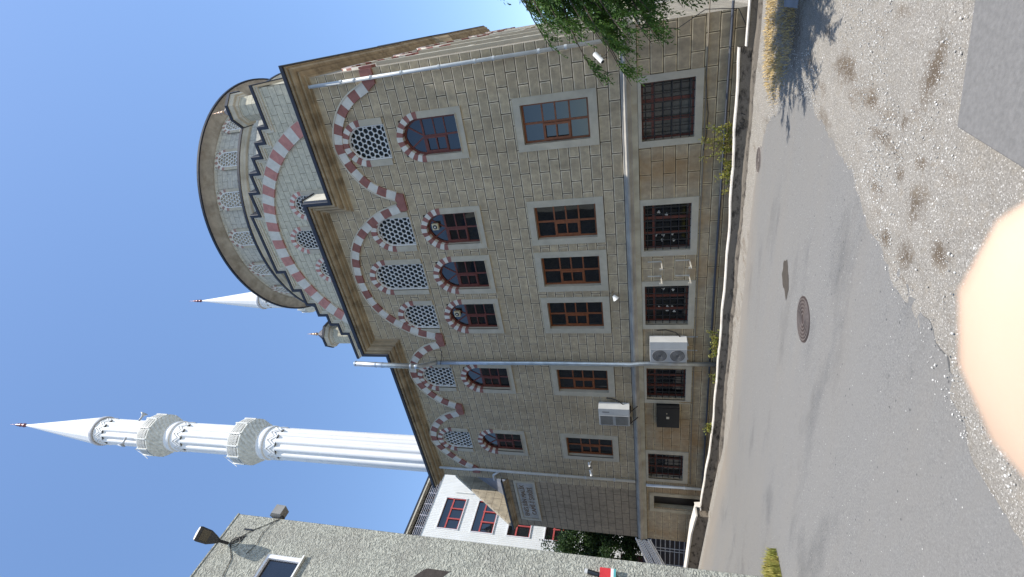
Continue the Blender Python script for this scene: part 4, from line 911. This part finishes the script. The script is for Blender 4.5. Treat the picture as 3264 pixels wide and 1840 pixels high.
# ------------------------------------------------------------------ manholes and slab
def manhole(name, x, y, r, mat, label, grp=None):
    q = MB(); mat = [mat, M('worn bright iron rib', (.16, .135, .125), .5, .2, 20, metal=.3)]; z = gz(y)+.013; n = 40
    q.lathe([(r, -.03), (r, .006), (r*.95, .008), (r*.93, .002), (.001, .002)], 0, 0, n)
    for rr in (.25, .42, .58, .74, .88): q.lathe([(r*rr-.013, .001), (r*rr-.013, .014), (r*rr+.013, .014), (r*rr+.013, .001)], 0, 0, n, 1)
    for k in range(24): 
        a = 2*math.pi*k/24; c, s = math.cos(a), math.sin(a); q.add([(r*.6*c-.008*s, r*.6*s+.008*c, .009), (r*.6*c+.008*s, r*.6*s-.008*c, .009), (r*.9*c+.008*s, r*.9*s-.008*c, .009), (r*.9*c-.008*s, r*.9*s+.008*c, .009)], [(0, 1, 2, 3)], 1)
    o = q.build(name, mat, loc=(x, y, z), fix=False); o.rotation_euler = (-math.atan(.06), 0, 0); tag(o, label, 'manhole cover', grp); return o
manhole('manhole_cover', -5.08, -8.22, .39, M('rusty cast iron', (.065, .048, .044), .6, .3, 14, metal=.3), 'round rusty ribbed manhole cover in the middle of the asphalt')
manhole('manhole_cover', -4.0, -2.75, .33, M('dusty concrete cover', (.27, .245, .22), .85, .2, 14), 'dusty round grey cover on the gravel near the low wall')
sheet('oil_stain', ragged([(-5.46, -7.04), (-5.36, -6.88), (-5.33, -6.64), (-5.19, -6.48), (-4.87, -6.50), (-4.74, -6.70), (-4.95, -6.95), (-5.16, -7.11), (-5.46, -7.04)], .03, .08)[:-1], .017, M('brown oil stain', (.052, .043, .034), .8, .2, 8), 'brown dried oil stain on the asphalt behind the manhole', 'stain')
sb_ = MB(); c0 = Vector((-1.22, -11.30)); z1 = .37
P = [(-1.22, -11.30), (3.6, -9.85), (3.4, -14.2), (-1.38, -13.9)]
sb_.add([(x, y, gz(y)+.13) for x, y in P]+[(x+(.012 if x < 0 else 0), y+(-.012 if y > -12 else 0), gz(y)-.05) for x, y in P], [(3, 2, 1, 0), (0, 1, 5, 4), (1, 2, 6, 5), (2, 3, 7, 6), (3, 0, 4, 7)])
so = sb_.build('concrete_slab', SLABM); tag(so, 'smooth grey concrete slab at the lower right edge of the view', 'slab')
bv = so.modifiers.new('bevel', 'BEVEL'); bv.width = .012; bv.segments = 2
bb = MB(); bb.add([(-.62, -5.2, gz(-5.2)+.03), (.5, -5.1, gz(-5.1)+.05), (.5, -4.45, gz(-4.4)+.16), (-.60, -4.5, gz(-4.5)+.12)], [(0, 1, 2, 3)])
bo = bb.build('metal_sheet', M('blue grey metal sheet', (.20, .23, .28), .5, .2)); tag(bo, 'blue grey metal sheet lying in the dry grass under the conifer', 'metal sheet'); so_ = bo.modifiers.new('t', 'SOLIDIFY'); so_.thickness = .03

#@LEFT
# ------------------------------------------------------------------ grey roughcast building on the left
gb = thing('grey_building', 'grey roughcast building with one window facing the mosque', 'building', (-16, -15, 0))
f = MB()
def yz_wall(mb, x, y0, y1, z0, z1, hole):
    ys = [y0, hole[0], hole[1], y1]; zs = [z0, hole[2], hole[3], z1]
    for i in range(3):
        for k in range(3):
            if i == 1 and k == 1: continue
            mb.add([(x, ys[i], zs[k]), (x, ys[i+1], zs[k]), (x, ys[i+1], zs[k+1]), (x, ys[i], zs[k+1])], [(0, 1, 2, 3)])
yz_wall(f, -10, -24, -9.8, -1, 12.9, (-12.2, -10.66, 10.36, 11.36)); f.box(-42, -10.3, -24, -9.802, -1, 12.85); f.box(-10.3, -10.0, -9.802, -9.8, -1, 12.9)  # hidden body stretched leftwards to darken reflections in the far panes
f.build('wall', ROUGH, gb, fix=False)
MB().box(-42, -9.985, -24, -9.785, 12.9, 12.94).build('roof_edge', ROUGH, gb)
wn = MB()
for a, b_, c, d in ((-12.2, -10.66, 10.36, 10.43), (-12.2, -10.66, 11.29, 11.36), (-12.2, -12.12, 10.43, 11.29), (-10.74, -10.66, 10.43, 11.29)): wn.box(-10.13, -10.03, a, b_, c, d)
wo = wn.build('window', M('white plastic frame', (.70, .70, .72), .4, .05), gb); rv = MB(); rv.box(-10.2, -10.001, -10.66, -10.64, 10.34, 11.38); rv.box(-10.2, -10.001, -12.2, -10.66, 11.36, 11.38); rv.box(-10.2, -9.93, -12.25, -10.62, 10.32, 10.36); rv.build('sill', WHITEO, wo)
MB().box(-10.12, -10.10, -12.14, -10.72, 10.42, 11.30).build('pane', GLASS, wo)
MB().box(-10.02, -9.985, -10.19, -10.15, 12.15, 12.42).build('wall_socket', BLACK, gb)
sl_ = thing('street_lamp', 'dark flat street lamp head on a short arm on the grey wall', 'street lamp', (-10, -10.55, 12.6))
MB().tube([(-10, -10.56, 12.60), (-9.93, -10.575, 12.70), (-9.86, -10.60, 12.78)], .035, 10).build('arm', BLACK, sl_)
h = MB(); base = Vector((-9.87, -10.60, 12.77)); ax = Vector((.42, -.13, .14)).normalized(); sd_ = Vector((.25, .95, 0)).normalized(); sd_ = (sd_-ax*ax.dot(sd_)).normalized(); upv = ax.cross(sd_); upv = -upv if upv.z < 0 else upv
sec = [(0, .05, .04), (.12, .10, .055), (.28, .155, .06), (.55, .165, .055), (.60, .15, .05)]; L = []
for s, wd, th in sec: L.append([tuple(base+ax*s+sd_*a*wd+upv*b_*th) for a, b_ in ((-1, -.3), (-.8, .5), (0, 1), (.8, .5), (1, -.3), (.8, -.6), (-.8, -.6), (-1, -.3))])
h.strips(L); h.add(L[0][:-1], [tuple(range(7))]); h.add(L[-1][:-1], [tuple(range(7))]); h.build('lamp_head', M('dark grey lamp casing', (.05, .05, .055), .4), sl_)
g = MB(); g.add([tuple(base+ax*s+sd_*a*.12-upv*.045) for s, a in ((.3, -1), (.52, -1), (.52, 1), (.3, 1))], [(0, 1, 2, 3)]); g.build('lens', M('smoky lens', (.10, .085, .06), .2), sl_)
c_ = MB()
for k in range(4): c_.tube([(-9.985+.02*math.cos(q), -10.52+.12*math.cos(q+k)+.03*k, 12.42+.13*math.sin(q+k*.4)-.02*k) for q in np.linspace(0, 6.28, 14)], .008, 5)
c_.tube([(-9.985, -10.45, 12.45), (-9.985, -10.2, 12.2), (-9.985, -10.0, 11.9), (-9.985, -9.85, 11.7), (-9.985, -9.82, 11.62)], .008, 5)
c_.tube([(-9.985, -9.83, 11.66), (-9.985, -9.95, 11.75), (-9.985, -10.2, 11.85), (-9.985, -10.5, 11.8), (-9.985, -10.75, 11.9)], .006, 5)
c_.tube([(-9.985, -10.6, 12.5), (-9.985, -10.9, 12.2), (-9.985, -11.3, 12.1)], .009, 5)
tag(c_.build('cable_bundle', cb), 'tangled black cable coil and wires on the grey wall under the street lamp', 'cable')
fb = thing('floodlight', 'grey box floodlight fixed on the edge of the grey building below its roof', 'floodlight', (-10, -9.7, 11.6))
h = MB(); h.prism([(-10.12, 11.62), (-9.86, 11.60), (-9.84, 11.86), (-9.98, 11.97), (-10.14, 11.88)], -9.76, -9.52); h.build('case', M('grey lamp casing', (.26, .25, .23), .5), fb)
MB().box(-10.05, -9.95, -9.8, -9.74, 11.55, 11.64).build('bracket', BLACK, fb)
sg_ = thing('wall_sign', 'small red box sign with white and teal edge on the grey wall', 'sign', (-10, -10.2, 3.4))
b_ = MB(); b_.box(-9.995, -9.90, -10.55, -10.06, 3.40, 3.62, 0); b_.box(-9.995, -9.90, -10.55, -10.06, 3.345, 3.40, 1); b_.box(-9.995, -9.90, -10.55, -10.06, 3.30, 3.345, 2); b_.build('box', [M('red enamel', (.55, .03, .035), .4), M('white enamel', (.75, .75, .75), .4), M('teal enamel', (.1, .35, .36), .4)], sg_)
q = MB(); 
for k in range(3): q.box(-9.899, -9.895, -10.32-k*.07, -10.27-k*.07, 3.43, 3.49)
q.build('lettering', VWH, sg_)
ft_ = thing('wall_spotlight', 'small white spotlight with a black body beside the red sign', 'spotlight', (-10, -10.15, 3.8)); MB().tube([(-9.93, -10.16, 3.86), (-9.93, -10.15, 3.92)], .05, 12).build('front', ACW, ft_); MB().tube([(-9.93, -10.2, 3.64), (-9.93, -10.16, 3.86)], .045, 12).build('body', BLACK, ft_)
pt = MB(); ys_ = [-10.50-.045*k for k in range(22)]  # dark ragged sheet: a cast shadow painted onto the wall
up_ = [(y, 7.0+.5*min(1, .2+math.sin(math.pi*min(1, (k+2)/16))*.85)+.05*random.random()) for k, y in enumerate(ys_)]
pt.strips([[(-9.995, y, z) for y, z in up_], [(-9.995, y, z-.55-.25*k/22) for k, (y, z) in enumerate(up_)]]); pt.build('painted_shadow', M('dark brown shadow paint', (.045, .035, .03), .9, .3, 8), gb, fix=False)

ap = thing('reflection_block', 'unseen tan apartment building added to darken the mosque window reflections', 'building', (-30, -40, 0))  # unseen block added so most mosque panes mirror something dark
MB().box(-70, -16, -52, -34, -1, 25).build('wall', M('tan reflection block plaster', (.16, .13, .10), .85), ap)
for i in range(12):
    for k in range(7): MB().box(-50+i*2.9, -48.6+i*2.9, -33.99, -33.93, 1.5+k*3.3, 3.1+k*3.3).build('window', GLASS, ap)  # panes of the added unseen block
# ------------------------------------------------------------------ white clad building behind
wbld = thing('white_building', 'white ribbed building with red framed windows and a glazed roof terrace', 'building', (-40, 12, 0))
holesw = []; f = MB()
rows = [(17.9, 19.75), (14.85, 16.7), (11.75, 13.6), (8.7, 10.5), (5.6, 7.4)]; colsw = [(6.15, 9.0), (11.6, 14.4)]
ys = sorted({4.8, 18, *[c for p in colsw for c in p]}); zs = sorted({-3, 20.9, *[c for p in rows for c in p]})
for a, b_ in zip(ys, ys[1:]):
    for c, d in zip(zs, zs[1:]):
        if any(p[0] <= a and b_ <= p[1] for p in colsw) and any(r[0] <= c and d <= r[1] for r in rows): continue
        f.add([(-36, a, c), (-36, b_, c), (-36, b_, d), (-36, a, d)], [(0, 1, 2, 3)])
f.add([(-36, 4.8, -3), (-36, 4.8, 20.9), (-48, 4.8, 20.9), (-48, 4.8, -3)], [(0, 1, 2, 3)])
f.build('wall', RIBS, wbld, fix=False)
MB().box(-36.02, -35.9, 4.66, 4.95, -3, 21.0).build('corner_trim', WHITEO, wbld)
RF = M('red window frame', (.42, .07, .06), .5); wp = None
def wwin(y0, y1, z0, z1):
    s = MB()
    for a, b_, c, d in ((y0-.07, y1+.07, z1, z1+.07), (y0-.07, y1+.07, z0-.07, z0), (y0-.07, y0, z0, z1), (y1, y1+.07, z0, z1)): s.box(-36.1, -35.93, a, b_, c, d)
    s = s.build('window', M('grey window trim', (.62, .62, .62), .5), wbld); f = MB(); h = z0+(z1-z0)*.62; w3 = (y1-y0)/3
    f.box(-36.09, -36.0, y0, y1, h-.06, h+.06)
    for k in (1, 2): f.box(-36.085, -35.99, y0+w3*k-.05, y0+w3*k+.05, z0, h+.1)
    f.box(-36.09, -36.0, y0, y0+.06, z0, z1); f.box(-36.09, -36.0, y1-.06, y1, z0, z1); f.box(-36.09, -36.0, y0, y1, z0, z0+.07); f.build('frame', RF, s)
    MB().box(-36.1, -36.08, y0, y1, z0, z1).build('pane', GLASS, s)
for r in rows:
    for c in colsw: wwin(*c, *r)
MB().box(-36.5, -36.4, 5.2, 18, 20.85, 22.05).build('terrace_glazing', glass('terrace glass', (.035, .05, .05), 1.6), wbld)
for k in range(10): MB().box(-36.39, -36.32, 5.3+k*1.25, 5.45+k*1.25, 20.9, 22.0).build('terrace_post', BLACK, wbld)
rf = MB(); rf.box(-48, -35.85, 4.5, 18, 22.22, 22.36, 0); rf.box(-48, -35.87, 4.55, 18, 22.06, 22.215, 1); rf.build('roof', [CAP, CORNP], wbld)
MB().box(-37.4, -36.1, 4.8, 5.2, 20.9, 22.06).build('roof_corner', CORN, wbld)
r_ = MB()
for k in range(5): r_.tube([(-35.95, 4.85, 20.95+k*.17), (-35.95, 18, 20.95+k*.17)], .02, 6)
for k in range(12): r_.tube([(-35.95, 4.9+k*1.1, 20.9), (-35.95, 4.9+k*1.1, 21.66)], .025, 6)
r_.build('terrace_railing', M('pale steel rail', (.6, .56, .58), .4, metal=.3), wbld)
MB().tube([(-35.9, 9.6, 19.2), (-35.9, 9.6, 17.5)], .05, 8).build('rain_pipe', WHITEO, wbld)
rh = thing('red_house', 'dark red and tan low house behind the stair railing', 'house', (-33, -1, 0)); MB().box(-38, -33, -4, 4, -1.5, 4.4).build('wall', M('maroon wall', (.09, .022, .02), .8, .3), rh); MB().box(-38.2, -32.95, -4.2, 4.1, 1.2, 2.2).build('plinth', M('brown plinth', (.16, .09, .07), .8, .3), rh)

#@TREES
# ------------------------------------------------------------------ trees
def leaf_quads(P, D, length, width):
    n = len(P); D = D/np.linalg.norm(D, axis=1, keepdims=True); r = rng.normal(size=(n, 3)); s = np.cross(D, r); s /= np.linalg.norm(s, axis=1, keepdims=True)+1e-9
    L = length*(.6+.8*rng.random(n))[:, None]; W = width*(.6+.8*rng.random(n))[:, None]
    return np.stack([P, P+D*L*.45+s*W, P+D*L, P+D*L*.45-s*W], 1)
con = thing('conifer_tree', 'green conifer with drooping feathery sprays at the right corner of the mosque', 'tree', (1.45, -5, -.2))
br = MB(); tx, ty = 1.45, -5.0
br_tr = MB().tube([(tx, ty, -.4), (tx+.05, ty, 2), (tx, ty+.05, 4), (tx, ty, 6.4)], [.17, .14, .09, .02], 10).build('trunk', BARK, con)
PP, DD = [], []
def rz(z): return float(np.interp(z, [.4, 1.3, 2.0, 2.6, 3.2, 4.0, 4.6, 5.2, 6.3], [1.35, 1.45, 1.75, 2.3, 2.75, 2.7, 2.05, 1.15, .2]))
for i in range(520):
    z = .5+5.75*random.random()**.9; q = random.random()*6.28; Lb = rz(z)*(.55+.55*random.random())
    o = Vector((math.cos(q), math.sin(q), 0)); path = [Vector((tx, ty, z+.15))+o*Lb*s + Vector((0, 0, .18*Lb*s-.42*Lb*s*s)) for s in [i_/7 for i_ in range(8)]]
    br.tube(path, [.028*(1-s)+.004 for s in [i_/7 for i_ in range(8)]], 5)
    for k in range(28):
        s = .15+.78*random.random()**.7; i0 = min(6, int(s*7)); p = path[i0].lerp(path[i0+1], s*7-i0)
        sd2 = Vector((-o.y, o.x, 0))*random.choice((-1, 1)); d = (o*(.35+.5*random.random())+sd2*(.5*random.random())+Vector((0, 0, -.55-.6*random.random()))).normalized(); ll = .18+.34*random.random()
        m_ = 24
        for j in range(m_):
            f_ = j/m_; PP.append(tuple(p+d*ll*f_+Vector((random.gauss(0, .018), random.gauss(0, .018), -.12*ll*f_*f_)))); e_ = d*.9+Vector((random.gauss(0, .5), random.gauss(0, .5), random.gauss(-.1, .4))); DD.append(tuple(e_))
br.build('branches', BARK, con, fix=False)
MB().quads(leaf_quads(np.array(PP), np.array(DD), .072, .0115)).build('crown', NEEDLE, con, fix=False)
bt = thing('leafy_tree', 'dark broad leaved tree standing between the wing and the white building', 'tree', (-29.6, 3.2, 0))
MB().tube([(-29.6, 3.2, -.5), (-29.5, 3.2, 2.5), (-29.7, 3.4, 5), (-29.3, 3.1, 7.5)], [.22, .18, .12, .03], 10).build('trunk', BARK, bt)
lb = MB(); PP = []; 
for i in range(26):
    q = random.random()*6.28; z = 2.5+5*random.random(); p0 = Vector((-29.6, 3.3, z)); Lb = 2.6*math.sin(math.pi*min(1, (z-1.6)/7.2))**.6*(.7+.5*random.random()); p1 = p0+Vector((math.cos(q)*Lb, math.sin(q)*Lb, .5+.6*random.random())); lb.tube([p0, p0.lerp(p1, .5)+Vector((0, 0, .15)), p1], [.05, .03, .01], 5)
    for k in range(9):
        c = p0.lerp(p1, .35+.7*random.random()); c = c+Vector((random.gauss(0, .35), random.gauss(0, .35), random.gauss(0, .3)))
        for j in range(120): PP.append((c.x+random.gauss(0, .24), c.y+random.gauss(0, .24), c.z+random.gauss(0, .2)))
lb.build('limbs', BARK, bt, fix=False); P_ = np.array(PP); MB().quads(leaf_quads(P_, rng.normal(size=P_.shape)+np.array([0, 0, -.4]), .15, .045)).build('crown', LEAF, bt, fix=False)

#@HAND
# ------------------------------------------------------------------ the photographer's hand in front of the lens
def cpt(xd, yd, d):     # point seen at photo pixel, d metres along the optical axis
    v = pix(xd, yd); return CAM + v*d
hand = thing('person', 'blurred pale finger of the person taking the photo, close to the lens', 'person', tuple(cpt(3100, 1100, .05)))
def skin(name, chains, parent, mat):
    me = bpy.data.meshes.new(name); vs = []; es = []; rs = []
    for ch in chains:
        st_ = None
        for p, r in ch:
            if isinstance(p, int): st_ = p; continue
            vs.append(p-ORG[parent.name]); rs.append(r)
            if st_ is not None: es.append((st_, len(vs)-1))
            st_ = len(vs)-1
    me.from_pydata([tuple(v) for v in vs], es, []); o = bpy.data.objects.new(name, me); C.objects.link(o); o.parent = parent
    md = o.modifiers.new('skin', 'SKIN'); sv = me.skin_vertices[0].data if me.skin_vertices else None
    if sv is None:
        bpy.context.view_layer.objects.active = o; bm = bmesh.new(); bm.from_mesh(me); bm.verts.layers.skin.verify(); bm.to_mesh(me); bm.free(); sv = me.skin_vertices[0].data
    for i, r in enumerate(rs): sv[i].radius = (r, r); sv[i].use_root = (i == 0)
    sub = o.modifiers.new('sub', 'SUBSURF'); sub.levels = 2; sub.render_levels = 2; md.use_smooth_shade = True; me.materials.append(mat); return o
D0 = .022
palm = cpt(5200, 400, .05); wr = palm - UP*.075 - fwd*.03 - RIGHT*.02; el = wr - UP*.22 - fwd*.10
idx = [(cpt(4300, 400, .040), .0115), (cpt(3700, 720, .031), .0135), (cpt(3450, 980, .0252), .0185), (cpt(3220, 1140, .0233), .0190)]
kn = [palm + RIGHT*.012+UP*.02, palm - RIGHT*.008+UP*.016, palm - RIGHT*.028+UP*.01]
chains = [[(el, .035), (wr, .024), (palm-UP*.04, .026), (palm, .020)] + [(p, r) for p, r in idx]]
for k, b0 in enumerate(kn): chains.append([(3, 0), (b0-RIGHT*.012*(k+1), .0095), (b0-RIGHT*.02*(k+1)+UP*.012-fwd*.02, .0085), (b0-RIGHT*.02*(k+1)-UP*.004-fwd*.035, .0078), (b0-RIGHT*.018*(k+1)-UP*.02-fwd*.03, .007)])
chains.append([(2, 0), (palm-UP*.03+RIGHT*.03-fwd*.01, .012), (palm-UP*.005+RIGHT*.045-fwd*.02, .0105), (palm+UP*.02+RIGHT*.05-fwd*.03, .009)])
skin('hand', chains, hand, SKIN)
